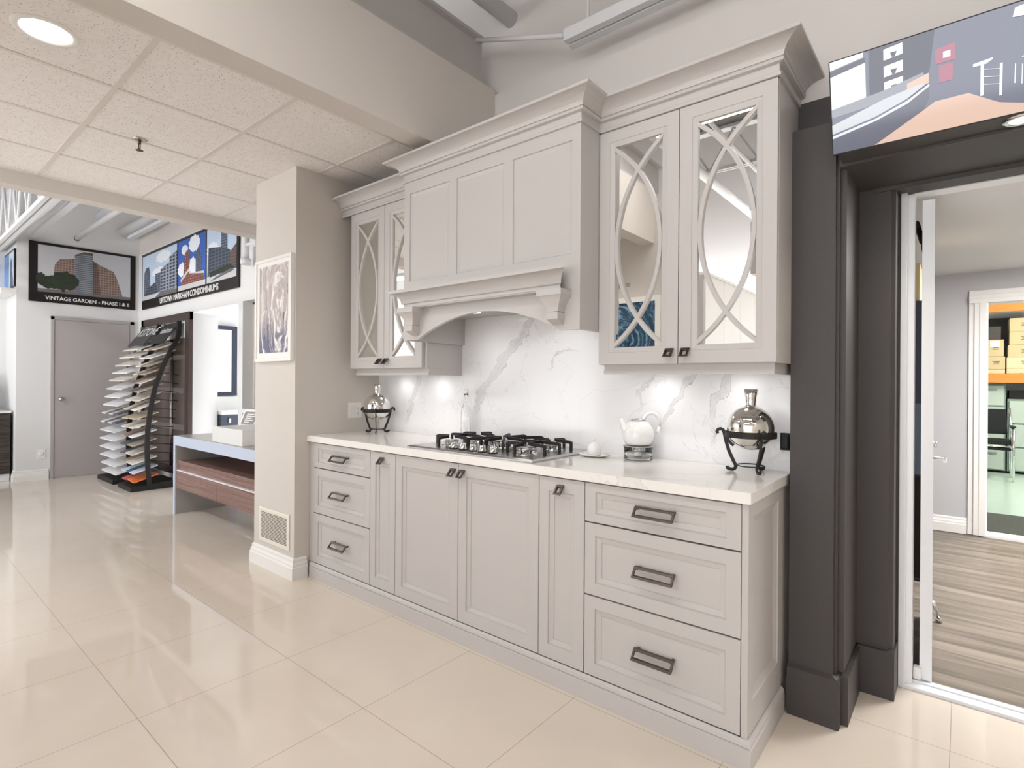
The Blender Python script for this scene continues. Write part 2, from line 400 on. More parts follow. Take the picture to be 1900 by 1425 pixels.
# grey door in the far wall
d = struct(MB().box(-9.262, -9.236, 1.60, 1.634, 0, 2.15).box(-9.262, -9.236, 2.482, 2.53, 0, 2.15).box(-9.262, -9.236, 1.60, 2.53, 2.108, 2.15).build('door_1', 'door_grey'), 'grey flush door with a round knob', 'door')
MB().box(-9.26, -9.244, 1.64, 2.476, .012, 2.102).build('door_leaf', 'door_grey', d)
kb = MB().lathe([(.026, -.0), (.026, .008), (.012, .012), (.011, .035), (.026, .045), (.03, .06), (.024, .072), (.008, .076)], 0, 0, 20)
kb.v = [(-9.244 + z, 1.70 + x, 1.055 + y) for x, y, z in kb.v]
tag(kb.build('door_knob', 'steel', d), 'satin steel knob')
h = MB().box(-9.244, -9.228, 2.474, 2.488, 1.72, 1.83).build('hinge', 'steel', d)

# dark pilasters, lintel and the doorway
DT = 'dark_trim'
b = MB()
def plan(b, pts, z0, z1): b.prism(pts, 2, z0, z1)
plan(b, [(-.538, 2.54), (-.538, 2.415), (-.383, 2.415), (-.383, 2.44), (-.372, 2.44), (-.372, 2.462), (-.352, 2.462), (-.352, 2.79), (-.352, 3.04), (-.538, 3.04)], .2, 2.35)
plan(b, [(-.54, 2.54), (-.54, 2.395), (-.364, 2.395), (-.358, 2.40), (-.358, 2.45), (-.335, 2.45), (-.335, 3.0), (-.54, 3.0)], 0, .19)
b.loft([[(-.54, 2.395, .19), (-.364, 2.395, .19), (-.364, 2.53, .19), (-.54, 2.53, .19)], [(-.54, 2.413, .2), (-.384, 2.413, .2), (-.384, 2.53, .2), (-.54, 2.53, .2)]])
struct(b.build('trim_5', DT), 'charcoal pilaster beside the base cabinets', 'pilaster')
b = MB()
plan(b, [(-.352, 3.0), (-.352, 2.79), (-.238, 2.79), (-.236, 2.80), (-.222, 2.81), (-.222, 2.93), (-.20, 2.93), (-.20, 3.04), (-.352, 3.04)], .2, 2.19)
plan(b, [(-.345, 3.0), (-.345, 2.772), (-.214, 2.772), (-.214, 2.93), (-.2, 2.93), (-.2, 3.0)], 0, .2)
struct(b.build('trim_6', DT), 'charcoal inner pilaster beside the white door frame', 'pilaster')
b = MB().box(-.352, 1.2, 2.31, 2.93, 2.19, 2.35).box(-.372, 1.2, 2.42, 2.95, 2.168, 2.20).box(-.538, 1.2, 2.515, 2.541, 2.35, 2.5).box(-.3, 1.2, 2.78, 2.8, 2.15, 2.2)
b.box(-.36, 1.2, 2.31, 2.42, 2.178, 2.2).box(-.2, 1.2, 2.93, 3.0, 2.225, 2.35)
struct(b.build('trim_7', DT), 'charcoal lintel box over the doorway', 'lintel')
# white metal door frame, threshold
TW = 'white_enamel'
b = MB().box(-.213, -.19, 2.925, 3.0, 0, 2.235).box(-.196, -.165, 2.955, 3.04, 0, 2.225).box(-.213, 1.2, 2.925, 3.0, 2.205, 2.235).box(-.196, 1.2, 2.955, 3.04, 2.165, 2.207)
b.box(-.213, 1.2, 2.93, 2.985, -.01, .014).box(-.213, 1.2, 2.985, 3.0, -.01, .02).box(-.213, 1.2, 3.0, 3.04, -.01, .012)
dr = struct(b.build('door_2', TW, bevel=.002), 'white metal frame and open white door of the dark doorway', 'door')
# the leaf, swung open along Y and turned slightly
ang = math.radians(1.9); ox, oy = -.098, 3.03
def leafpt(p): x, y, z = p; return (ox + x * math.cos(ang) - y * math.sin(ang), oy + x * math.sin(ang) + y * math.cos(ang), z)
def leafbox(b, *q, mi=0):
    n0 = len(b.v); b.box(*q, mi); b.v[n0:] = [leafpt(p) for p in b.v[n0:]]; return b
b = leafbox(leafbox(leafbox(leafbox(MB(), -.044, 0, 0, .11, .015, 2.15), -.044, 0, .76, .87, .015, 2.15), -.044, 0, .11, .76, 2.0, 2.15), -.044, 0, .11, .76, .015, .25)
lf = b.build('door_leaf', TW, dr)
tag(leafbox(MB(), -.026, -.018, .11, .76, .25, 2.0).build('door_glass', 'office_wall', lf), 'pale infill panel')
b = MB().tube([leafpt((0, .06, 1.0)), leafpt((.035, .06, 1.0)), leafpt((.04, .04, 1.0)), leafpt((.04, -.0, .995))], .008, 8).tube([leafpt((0, .06, 1.06)), leafpt((.012, .06, 1.06))], .014, 10)
b.build('lever_handle', 'chrome', lf)
b = MB().tube([leafpt((.004, .8, .12)), leafpt((.02, .83, .05)), leafpt((.03, .84, .02))], .009, 8).tube([leafpt((.03, .84, .02)), leafpt((.03, .84, .0))], .016, 12)
b.build('door_stop', 'steel', lf)
b = MB().tube([(-.165, 3.05, 2.06), (-.15, 3.2, 2.0)], .012, 6).box(-.15, -.143, 3.1, 3.3, 1.95, 2.03)
b.build('door_closer', 'black', lf)
b = MB().box(-.165, -.135, 3.0, 3.04, .018, .075)
b.build('hinge_block', 'white_plastic', dr, bevel=.008)

# room beyond: wall with a cased doorway to the storage room
wallmesh('wall_office', [(-3, .16, 6.33, 6.45, 0, 2.33), (.16, 2.3, 6.33, 6.45, 2.06, 2.33), (1.15, 2.3, 6.33, 6.45, 0, 2.33)], 'office_wall', 'cool grey wall of the room beyond the dark doorway')
wallmesh('ceiling_office', [(-3, 2.3, 3.04, 6.45, 2.33, 2.4)], 'wall_white', 'white ceiling of the room beyond the dark doorway', 'ceiling')
wallmesh('wall_office_left', [(-3.1, -3, 3.04, 6.45, 0, 2.4)], 'office_wall', 'side wall of the room beyond the dark doorway')
b = MB()
for x0, x1, yo in ((.038, .17, 6.312), (.075, .165, 6.30), (.11, .16, 6.295)): b.box(x0, x1, yo, 6.45, 0, 2.055)
for z0, z1, yo in ((2.045, 2.165, 6.312), (2.05, 2.125, 6.30), (2.05, 2.09, 6.295)): b.box(.038, 1.3, yo, 6.45, z0, z1)
b.box(1.14, 1.3, 6.3, 6.45, 0, 2.1).box(.16, 1.15, 6.3, 6.47, -.01, .02)
struct(b.build('door_3', 'trim_white', bevel=.004), 'white door casing of the storage room', 'door casing')
wallmesh('wall_storage', [(-3, 3.5, 12.05, 12.2, 0, 3.6), (-3.1, -3, 6.45, 12.2, 0, 3.6)], 'wall_white', 'back wall of the storage room')
wallmesh('ceiling_storage', [(-3, 3.5, 6.45, 12.2, 3.5, 3.6)], 'wall_white', 'ceiling of the storage room', 'ceiling')
area_lamp('office_lamp', (1.1, 4.7, 2.3), 1.2, .6, 85, (1, .98, .96))
area_lamp('storage_lamp', (2.3, 9.0, 3.4), 1.2, 1.6, 260, (1, 1, .9))

# ================================================================== KITCHEN DISPLAY
YF = 1.955            # face of the base fronts
YB = 2.53             # face of the splash back
def panel_front(b, x0, x1, z0, z1, yf, frame=.055, mould=.026, rec=.012, thick=.022, face=FRONT, fz=None, sgn=1):
    """framed front: flat stiles and rails, sloped moulding, recessed field"""
    fz = fz or frame
    r = []
    for ox, oz, d in ((0, 0, thick), (0, 0, 0), (frame, fz, 0), (frame + .002, fz + .002, .006), (frame + .006, fz + .006, .005), (frame + mould - .001, fz + mould - .001, rec - .002), (frame + mould, fz + mould, rec + .001)):
        r.append((x0 + ox, x1 - ox, z0 + oz, z1 - oz, yf + d * sgn))
    return b.ringpanel(r, face)
def slant(b, cz, h, yf):
    # the open frame of a pull leans: its lower edge stands farther off the front than its upper edge
    b.v = [(x, y + .020 - .030 * (cz + h / 2 - z) / h, z) for x, y, z in b.v]
def pull(parent, cx, cz, yf, w=.165, h=.038):
    """flat rectangular bar pull with an open centre"""
    y0, y1 = yf - .034, yf - .022; t = .0085
    b = MB().box(cx - w / 2, cx + w / 2, y0, y1, cz + h / 2 - t, cz + h / 2).box(cx - w / 2, cx + w / 2, y0, y1, cz - h / 2, cz - h / 2 + t)
    b.box(cx - w / 2, cx - w / 2 + t, y0, y1, cz - h / 2 + t, cz + h / 2 - t).box(cx + w / 2 - t, cx + w / 2, y0, y1, cz - h / 2 + t, cz + h / 2 - t)
    slant(b, cz, h, yf)
    for sx in (-1, 1): b.box(cx + sx * (w / 2 - .012) - .005, cx + sx * (w / 2 - .012) + .005, yf - .016, yf + .013, cz + .006, cz + .016)
    return tag(b.build('handle', 'pewter', parent, bevel=.0012), 'dark pewter rectangular bar pull')
def ring_knob(parent, cx, cz, yf, s=.036, name='knob'):
    y0, y1 = yf - .032, yf - .020; t = .008; h = s * 1.05
    b = MB().box(cx - s / 2, cx + s / 2, y0, y1, cz + h / 2 - t, cz + h / 2).box(cx - s / 2, cx + s / 2, y0, y1, cz - h / 2, cz - h / 2 + t)
    b.box(cx - s / 2, cx - s / 2 + t, y0, y1, cz - h / 2 + t, cz + h / 2 - t).box(cx + s / 2 - t, cx + s / 2, y0, y1, cz - h / 2 + t, cz + h / 2 - t)
    slant(b, cz, h, yf); b.box(cx - .006, cx + .006, yf - .014, yf + .012, cz + .006, cz + .014)
    o = tag(b.build(name, 'pewter', parent, bevel=.0012), 'dark pewter square ring knob')
    c = MB().box(cx - s / 2 + t, cx + s / 2 - t, y0 + .008, y0 + .010, cz - h / 2 + t, cz + h / 2 - t); slant(c, cz, h, yf)
    c.build('knob_centre', 'chrome', parent); return o
G = .0018
def base_unit(x0, x1, label, name='base_cabinet'):
    t = thing(name, label, 'cabinet', ((x0 + x1) / 2, 2.24, 0))
    b = MB().box(x0, x0 + .018, YF + .022, YB, .1, .914).box(x1 - .018, x1, YF + .022, YB, .1, .914).box(x0 + .018, x1 - .018, YF + .03, YB, .1, .12).box(x0 + .018, x1 - .018, YB - .01, YB, .12, .914)
    b.box(x0 + .018, x1 - .018, YF + .024, YF + .06, .9, .914)
    b.build('carcass', 'cabinet_paint', t)
    return t
def drawers(t, x0, x1):
    for z0, z1 in ((.745, .909), (.441, .742), (.105, .438)):
        b = MB(); panel_front(b, x0 + G, x1 - G, z0 + G, z1 - G, YF, frame=.05, fz=.034 if z1 > .9 else .05)
        d = b.build('drawer', 'cabinet_paint', t)
        pull(d, (x0 + x1) / 2, (z0 + z1) / 2, YF)
def cupboard_door(t, x0, x1, kx, frame=.055):
    b = MB(); panel_front(b, x0 + G, x1 - G, .105 + G, .909 - G, YF, frame=frame, fz=.06)
    d = b.build('door', 'cabinet_paint', t); ring_knob(d, kx, .862, YF); return d
t = base_unit(-3.357, -2.728, 'greige three drawer base cabinet standing against the pier'); drawers(t, -3.357, -2.728)
MB().box(-3.4175, -3.359, YF + .004, YB, .1, .914).build('filler', 'cabinet_paint', t)
t = base_unit(-2.727, -2.488, 'narrow greige base cabinet with one door, next to the drawers by the pier'); cupboard_door(t, -2.727, -2.488, -2.607, .05)
t = base_unit(-2.487, -1.4635, 'wide greige base cabinet with two doors under the cooktop')
cupboard_door(t, -2.487, -1.979, -2.012); cupboard_door(t, -1.979, -1.4635, -1.946)
t = base_unit(-1.4625, -1.2235, 'narrow greige base cabinet with one door, next to the drawers by the charcoal pilaster'); cupboard_door(t, -1.4625, -1.2235, -1.343, .05)
t = base_unit(-1.2225, -.5805, 'greige three drawer base cabinet with a panelled end beside the charcoal pilaster'); drawers(t, -1.2225, -.586)
MB().box(-.585, -.5805, YF, YF + .022, .1, .914).box(-.5805, -.5632, YF, YF + .06, .1, .914).build('end_post', 'cabinet_paint', t)
b = MB(); SIDE = lambda a, z, d: (d, a, z)
b.ringpanel([(YF + .002, YB, .1, .914, -.58), (YF + .002, YB, .1, .914, -.5625), (YF + .045, 2.345, .215, .862, -.5625), (YF + .049, 2.341, .219, .858, -.5665), (YF + .075, 2.315, .245, .832, -.5745)], SIDE)
b.build('end_panel', 'cabinet_paint', t)
# moulded plinth running round the foot
pp = [(0, 0), (.014, 0), (.014, .072), (.008, .076), (.014, .083), (.012, .094), (.004, .104), (0, .104)]
b = MB(); mitre(b, [(-3.384, YF - .0005, 0, -1), (-.5618, YF - .0005, 1, -1), (-.5618, 2.394, 1, 0)], pp)
tag(b.build('plinth', 'cabinet_paint', base=(-1.97, YF, 0)), 'greige moulded plinth running along the foot of the base cabinets', 'plinth')
# worktop, splash back
b = MB().box(-3.42, -.551, 1.937, YB, .915, .955)
tag(b.build('worktop', 'marble_top', bevel=.002, base=(-1.97, 2.23, .915)), 'long white veined stone worktop on the base cabinets', 'worktop')
b = MB().box(-3.42, -.54, YB, YB + .012, .955, 1.75)
tag(b.build('splashback', 'marble_wall', base=(-1.97, YB, .955)), 'white veined stone splashback behind the cooktop', 'splashback')

# wall cabinets
YU = 2.2
def arc_pts(xa, xb, z0, z1, n=40):
    """arc from (xa,z0) bowing to x=xb at mid height and back to (xa,z1)"""
    s = abs(xb - xa); c = (z1 - z0) / 2; R = (c * c + s * s) / (2 * s); sg = 1 if xb > xa else -1
    cx = xb - sg * R; zc = (z0 + z1) / 2; a = math.asin(c / R)
    return [(cx + sg * R * math.cos(-a + 2 * a * i / n), zc + R * math.sin(-a + 2 * a * i / n), cx, zc, sg) for i in range(n + 1)]
def glass_door(t, x0, x1, z0, z1, kx):
    b = MB(); f = .054; m = .024
    b.ringpanel([(x0 + G, x1 - G, z0 + G, z1 - G, YU + .022), (x0 + G, x1 - G, z0 + G, z1 - G, YU), (x0 + f, x1 - f, z0 + f, z1 - f, YU),
                 (x0 + f + .002, x1 - f - .002, z0 + f + .002, z1 - f - .002, YU + .003), (x0 + f + m, x1 - f - m, z0 + f + m, z1 - f - m, YU + .007), (x0 + f + m, x1 - f - m, z0 + f + m, z1 - f - m, YU + .02)], FRONT, cap=False)
    d = b.build('door', 'cabinet_paint', t)
    xa, xb, za, zb = x0 + f + m, x1 - f - m, z0 + f + m, z1 - f - m
    tag(MB().box(xa - .008, xb + .008, YU + .016, YU + .02, za - .008, zb + .008).build('mirror_pane', 'mirror_glass', d), 'mirror glass pane')
    w = .0085
    for s0, s1, nm in ((xb, xa, 'a'), (xa, xb, 'b')):
        rings = []
        for x, z, cx, zc, sg in arc_pts(s0, s1, za, zb):
            n = Vector((x - cx, 0, z - zc)).normalized(); p = Vector((x, 0, z))
            if nm == 'a': yo = YU + .004
            else: yo = YU + .0045
            inset = n * (-w)     # keep the bar inside the opening
            q0 = p + inset - n * w; q1 = p + inset + n * w
            rings.append([(q0.x, yo, q0.z), (q1.x, yo, q1.z), (q1.x, YU + .016, q1.z), (q0.x, YU + .016, q0.z)])
        lim = lambda v: (min(max(v[0], xa - .004), xb + .004), v[1], min(max(v[2], za - .004), zb + .004))
        rings = [[lim(v) for v in r] for r in rings]
        MB().loft(rings).build('lattice_bar', 'cabinet_paint', d)
    ring_knob(d, kx, z0 + .047, YU)
def cornice(parent, path, name='cornice'):
    # frieze, fillet, cove and top lip
    z0 = 2.485
    pr = [(0, z0), (.010, z0), (.010, z0 + .012), (.004, z0 + .016), (.004, z0 + .045), (.020, z0 + .048), (.024, z0 + .056), (.018, z0 + .064)]
    for i in range(9):
        a = math.pi / 2 * i / 8; pr.append((.022 + .068 * (1 - math.cos(a)), z0 + .064 + .046 * math.sin(a)))
    pr += [(.092, z0 + .112), (.092, z0 + .122), (0, z0 + .122)]
    b = MB(); mitre(b, path, pr); return b.build(name, 'cabinet_paint', parent)
def wall_cab(x0, x1, label, cpath, rail_x0, rail_x1, post=0):
    t = thing('wall_cabinet', label, 'cabinet', ((x0 + x1) / 2, 2.37, 1.41))
    MB().box(x0, x1, YU + .023, YB, 1.41, 2.60).build('carcass', 'cabinet_paint', t)
    mid = (x0 + x1 - post) / 2
    glass_door(t, x0, mid, 1.41, 2.485, mid - .035); glass_door(t, mid, x1 - post, 1.41, 2.485, mid + .035)
    cornice(t, cpath)
    b = MB().box(rail_x0, rail_x1, YU + .045, YU + .07, 1.366, 1.41).box(rail_x1 - .02, rail_x1, YU + .07, YB, 1.366, 1.41).box(rail_x0, rail_x1, YU + .04, YU + .045, 1.366, 1.384)
    b.build('light_rail', 'cabinet_paint', t)
    return t
HX0, HX1, YH = -2.53, -1.309, 2.04
wall_cab(-1.308, -.538, 'greige wall cabinet with two mirrored lattice doors beside the charcoal pilaster', [(-1.308, YU, 0, -1), (-.538, YU, 1, -1), (-.538, 2.54, 1, 0)], -1.301, -.556)
wall_cab(-3.31, -2.5315, 'greige wall cabinet with two mirrored lattice doors in the corner by the pier', [(-3.415, YU, 0, -1), (-2.5315, YU, 0, -1)], -3.30, -2.535, .02)

# hood
t = thing('range_hood', 'greige wooden range hood with a moulded mantel and an arched apron over the cooktop', 'range hood', (-1.92, 2.3, 1.565))
b = MB().box(HX0, HX0 + .02, YH + .022, YB, 1.565, 2.60).box(HX1 - .02, HX1, YH + .022, YB, 1.565, 2.60).box(HX0 + .02, HX1 - .02, YH + .1, YB, 2.55, 2.60)
b.box(HX0, HX1, YH, YH + .022, 1.76, 1.85).box(HX0 + .003, HX1 - .003, YH + .006, YH + .0225, 2.486, 2.6)
b.build('body', 'cabinet_paint', t)
xs = [HX0, -2.122, -1.729, HX1]; inn = [(-2.48, -2.15), (-2.093, -1.757), (-1.70, -1.353)]
for k in range(3):
    a, c = xs[k], xs[k + 1]; i0, i1 = inn[k]; z0, z1, zi0, zi1 = 1.85, 2.485, 1.905, 2.418
    b = MB().ringpanel([(a, c, z0, z1, YH + .022), (a, c, z0, z1, YH), (i0, i1, zi0, zi1, YH), (i0 + .002, i1 - .002, zi0 + .002, zi1 - .002, YH + .006), (i0 + .005, i1 - .005, zi0 + .005, zi1 - .005, YH + .0045), (i0 + .022, i1 - .022, zi0 + .022, zi1 - .022, YH + .009)], FRONT)
    b.build('front_panel', 'cabinet_paint', t)
# arched apron
ap = [(HX0, 1.76), (HX0, 1.565), (-2.405, 1.565)]
for i in range(1, 30):
    u = i / 30; x = -2.405 + u * (2.405 - 1.413); ap.append((x, 1.565 + .125 * math.sin(math.pi * u) ** .85))
ap += [(-1.413, 1.565), (HX1, 1.565), (HX1, 1.76)]
MB().prism(ap, 1, YH, YH + .022).build('apron', 'cabinet_paint', t)
MB().box(HX0 + .02, HX1 - .02, YH + .022, YB, 1.735, 1.75).build('liner', 'cabinet_paint', t)
for hx in (-2.2, -1.64):  # unseen glowing discs and spots added to brighten under the hood
    MB().lathe([(.032, 1.735), (.032, 1.731), (.001, 1.7305)], hx, 2.3, 20).build('hood_fill_disc', 'lamp_glow', t)
    spot_lamp('hood_fill_spot', (hx, 2.3, 1.725), 1.5, 160, (1, .99, .98), .03, 1)
# mantel: top board, cove, fillet
pr = [(0, 1.742), (.05, 1.742), (.05, 1.748), (.055, 1.748), (.055, 1.764), (.062, 1.767)]
for i in range(9):
    a = math.pi / 2 * i / 8; pr.append((.065 + .045 * (1 - math.cos(a)), 1.767 + .052 * math.sin(a)))
pr += [(.122, 1.82), (.122, 1.838), (0, 1.84)]
b = MB()
# path drawn on the hood front; the ends return inward along the mantel
rings = []
for x, s in ((HX0, 1), (HX1, -1)):
    rings.append([(x + s * (.122 - d), YH - d, z) for d, z in pr])
b.loft(rings, True, True, True)
b.build('mantel', 'cabinet_paint', t)
for cx in (-2.418, -1.421):
    hw = .068
    b = MB().box(cx - hw, cx + hw, YH - .086, YH, 1.716, 1.742)
    rings = []
    for i in range(11):
        u = i / 10; k = 1 - math.sqrt(1 - (1 - u) ** 2) if u < 1 else 0
        w = .031 + (hw - .033) * (1 - math.sin(u * math.pi / 2)); dd = .052 + .03 * (1 - math.sin(u * math.pi / 2)); z = 1.716 - .07 * u
        rings.append([(cx - w, YH - dd, z), (cx + w, YH - dd, z), (cx + w, YH, z), (cx - w, YH, z)])
    b.loft(rings).box(cx - .031, cx + .031, YH - .056, YH, 1.612, 1.644)
    b.loft([[(cx - .031, YH - .056, 1.612), (cx + .031, YH - .056, 1.612), (cx + .031, YH, 1.612), (cx - .031, YH, 1.612)], [(cx - .025, YH - .01, 1.59), (cx + .025, YH - .01, 1.59), (cx + .025, YH, 1.59), (cx - .025, YH, 1.59)]])
    b.build('corbel', 'cabinet_paint', t)
cornice(t, [(HX0, 2.215, -1, 0), (HX0, YH, -1, -1), (HX1, YH, 1, -1), (HX1, 2.215, 1, 0)])

# ------------------------------------------------------------------ cooktop
ct = thing('gas_cooktop', 'stainless steel five burner gas cooktop with black cast iron grates set in the worktop', 'cooktop', (-1.95, 2.235, .955))
CX0, CX1, CY0, CY1 = -2.405, -1.515, 1.968, 2.50
b = MB().loft([[(CX0, CY0, .956), (CX1, CY0, .956), (CX1, CY1, .956), (CX0, CY1, .956)], [(CX0, CY0, .962), (CX1, CY0, .962), (CX1, CY1, .962), (CX0, CY1, .962)],
               [(CX0 + .012, CY0 + .012, .969), (CX1 - .012, CY0 + .012, .969), (CX1 - .012, CY1 - .012, .969), (CX0 + .012, CY1 - .012, .969)]])
b.build('plate', 'steel', ct)
for x, y, r in ((-2.22, 2.36, .045), (-2.22, 2.14, .036), (-1.95, 2.28, .06), (-1.68, 2.36, .036), (-1.68, 2.13, .048)):
    b = MB().lathe([(r + .022, .969), (r + .02, .974), (r, .976), (r, .988), (r - .006, .991)], x, y, 28, 0)
    q = b.build('burner', 'chrome', ct)
    MB().lathe([(r + .002, .991), (r + .003, .996), (r - .004, 1.0), (.004, 1.001)], x, y, 28).build('burner_cap', 'steel', q)
ZT = 1.024     # top of the pan supports
for gx0, gx1, cx, cys in ((-2.345, -2.095, -2.22, (2.36, 2.14)), (-2.085, -1.815, -1.95, (2.28,)), (-1.805, -1.555, -1.68, (2.36, 2.13))):
    b = MB(); w = .0052
    def finger(p, q):
        """pan support: bar from its outer end p, with a foot on the plate, in to q over the burner"""
        (x0, y0), (x1, y1) = p, q; d = Vector((x1 - x0, y1 - y0, 0)).normalized(); n = Vector((-d.y, d.x, 0)) * w
        P0 = Vector((x0, y0, 0)); P1 = Vector((x1, y1, 0)); z = lambda v, h: (v.x, v.y, h)
        prof = [(P0, .9695), (P0 + d * .013, .9695), (P0 + d * .013, ZT - .016), (P1, ZT - .013), (P1, ZT + .003), (P0 + d * .02, ZT), (P0, ZT - .006)]
        b.loft([[z(v - n, h) for v, h in prof], [z(v + n, h) for v, h in prof]])
    gy0, gy1 = (2.035, 2.475) if len(cys) == 2 else (2.12, 2.475)
    for cy in cys:
        finger((gx0, cy), (cx - .026, cy)); finger((gx1, cy), (cx + .026, cy))
    finger((cx, gy0), (cx, min(cys) - .026)); finger((cx, gy1), (cx, max(cys) + .026))
    mid = (gy0 + gy1) / 2
    if len(cys) == 2:
        b.box(cx - w, cx + w, min(cys) + .026, max(cys) - .026, ZT - .014, ZT + .002); finger((gx0, mid), (cx, mid)); finger((gx1, mid), (cx, mid))
    else:
        for sx in (-1, 1): finger((cx + sx * .125, gy1), (cx + sx * .022, max(cys) + .022)); finger((cx + sx * .125, gy0), (cx + sx * .022, max(cys) - .022))
    b.build('grate', 'black_iron', ct)
for k in range(5):
    x = -2.09 + .07 * k
    b = MB().lathe([(.021, .969), (.021, .973), (.017, .975), (.0155, 1.0), (.013, 1.004), (.002, 1.005)], x, 2.03, 20)
    kn = b.build('control_knob', 'chrome', ct)
    MB().lathe([(.0245, .9691), (.0245, .9735), (.0205, .974)], x, 2.03, 20).build('knob_ring', 'black_iron', kn)

# ------------------------------------------------------------------ things on the worktop
def flask(cx, cy, label):
    zc, R = 1.142, .094; prof = [(.012, zc - R * .995)]
    for i in range(1, 26):
        a = -math.pi / 2 + .13 + i * (math.pi - .34) / 26; prof.append((R * math.cos(a), zc + R * math.sin(a)))
    prof += [(.0215, 1.234), (.0195, 1.242), (.0225, 1.27), (.0285, 1.305), (.0265, 1.305), (.0195, 1.265)]
    o = MB().lathe(prof, cx, cy, 48, 0, True, True).build('silver_flask', 'silver_glass', base=(cx, cy, zc - R))
    return tag(o, label, 'vase', 'mirrored round flasks on iron stands')
def flask_stand(cx, cy, a0, label):
    t = thing('iron_stand', label, 'stand', (cx, cy, .955), 'iron flask stands')
    b = MB(); rings = []
    for r, z in ((.097, 1.103), (.101, 1.103), (.101, 1.126), (.097, 1.126), (.097, 1.103)):
        rings.append([(cx + r * math.cos(2 * math.pi * i / 48), cy + r * math.sin(2 * math.pi * i / 48), z) for i in range(48)])
    b.loft(rings, True, False, False); b.build('ring_band', 'black_iron', t)
    b = MB().tube([(cx + .052 * math.cos(2 * math.pi * i / 32), cy + .052 * math.sin(2 * math.pi * i / 32), .984) for i in range(33)], .0028, 6)
    b.build('lower_ring', 'black_iron', t)
    for k in range(3):
        a = a0 + k * 2 * math.pi / 3; dx, dy = math.cos(a), math.sin(a); tx, ty = -dy, dx
        pr = [(.131, 1.112), (.134, 1.121), (.129, 1.130), (.119, 1.133), (.109, 1.128), (.104, 1.116), (.098, 1.085), (.085, 1.04), (.067, 1.0), (.058, .982), (.057, .974), (.062, .966), (.072, .9625), (.082, .964), (.09, .966), (.092, .975)]
        b = MB().tube([(cx + dx * r, cy + dy * r, z) for r, z in pr], .005, 6, flat=(.014, .0045, (tx, ty, 0)))
        lg = b.build('leg', 'black_iron', t)
        pr = [(.094, 1.10), (.086, 1.083), (.074, 1.07), (.066, 1.064)]
        MB().tube([(cx + dx * r, cy + dy * r, z) for r, z in pr], .004, 6, flat=(.012, .004, (tx, ty, 0))).build('bracket', 'black_iron', lg)
    return t
flask_stand(-.685, 2.395, math.radians(-50), 'black wrought iron stand on the worktop beside the charcoal pilaster')
flask(-.685, 2.395, 'round silvered glass flask on the iron stand by the charcoal pilaster')
flask_stand(-3.215, 2.36, math.radians(-42), 'black wrought iron stand on the worktop in the corner by the pier')
flask(-3.215, 2.36, 'round silvered glass flask on the iron stand in the corner by the pier')
# swing-top bottle
bx, by = -2.43, 2.465
t = thing('glass_bottle', 'clear glass swing top bottle standing behind the cooktop', 'bottle', (bx, by, .955))
MB().lathe([(.03, .956), (.033, .962), (.033, 1.125), (.029, 1.15), (.016, 1.185), (.0125, 1.2), (.0125, 1.238), (.015, 1.24), (.015, 1.25), (.010, 1.25), (.0098, 1.2), (.0265, 1.148), (.0305, 1.12), (.0305, .966), (.027, .962)], bx, by, 28).build('body', 'glass', t)
MB().lathe([(.013, 1.25), (.014, 1.256), (.013, 1.268), (.004, 1.274)], bx, by, 18).build('stopper', 'white_ceramic', t)
MB().tube([(bx - .016, by, 1.225), (bx - .019, by, 1.25), (bx - .014, by, 1.272), (bx - .006, by, 1.28), (bx + .006, by, 1.28), (bx + .014, by, 1.272), (bx + .019, by, 1.25), (bx + .016, by, 1.225)], .0015, 6).build('wire_bail', 'steel', t)
# teapot on its glass warmer
tx, ty = -1.215, 2.425
t = thing('teapot_warmer', 'clear glass teapot warmer standing under the white teapot', 'warmer', (tx, ty, .955))
MB().lathe([(.062, .956), (.07, .962), (.066, .985), (.07, 1.018), (.067, 1.02), (.062, .985), (.066, .966)], tx, ty, 32).build('bowl', 'glass', t)
MB().lathe([(.071, 1.019), (.073, 1.021), (.071, 1.024), (.058, 1.024)], tx, ty, 32).build('rim', 'steel', t)
MB().lathe([(.019, .968), (.019, .984), (.017, .985)], tx, ty, 18).build('tea_light', 'white_ceramic', t)
t = thing('teapot', 'white porcelain teapot with a large loop handle on a glass warmer', 'teapot', (tx, ty, 1.025))
MB().lathe([(.05, 1.026), (.062, 1.032), (.073, 1.052), (.077, 1.075), (.073, 1.1), (.062, 1.122), (.05, 1.135), (.04, 1.14), (.03, 1.1435)], tx, ty, 36).build('body', 'white_ceramic', t)
vx, vy = rt.x, rt.y
MB().tube([(tx - vx * .05, ty - vy * .05, 1.085), (tx - vx * .068, ty - vy * .068, 1.108), (tx - vx * .078, ty - vy * .078, 1.132), (tx - vx * .086, ty - vy * .086, 1.157)], [.024, .018, .012, .009], 14).build('spout', 'white_ceramic', t)
MB().lathe([(.034, 1.143), (.036, 1.147), (.033, 1.151), (.01, 1.154), (.002, 1.154)], tx, ty, 28).build('lid', 'steel', t)
pts = []
for i in range(21):
    a = math.radians(205 - i * 250 / 20); pts.append((tx + vx * (.064 + .042 * math.cos(a)), ty + vy * (.064 + .042 * math.cos(a)), 1.125 + .056 * math.sin(a)))
MB().tube(pts, .0085, 10).build('handle', 'white_ceramic', t)
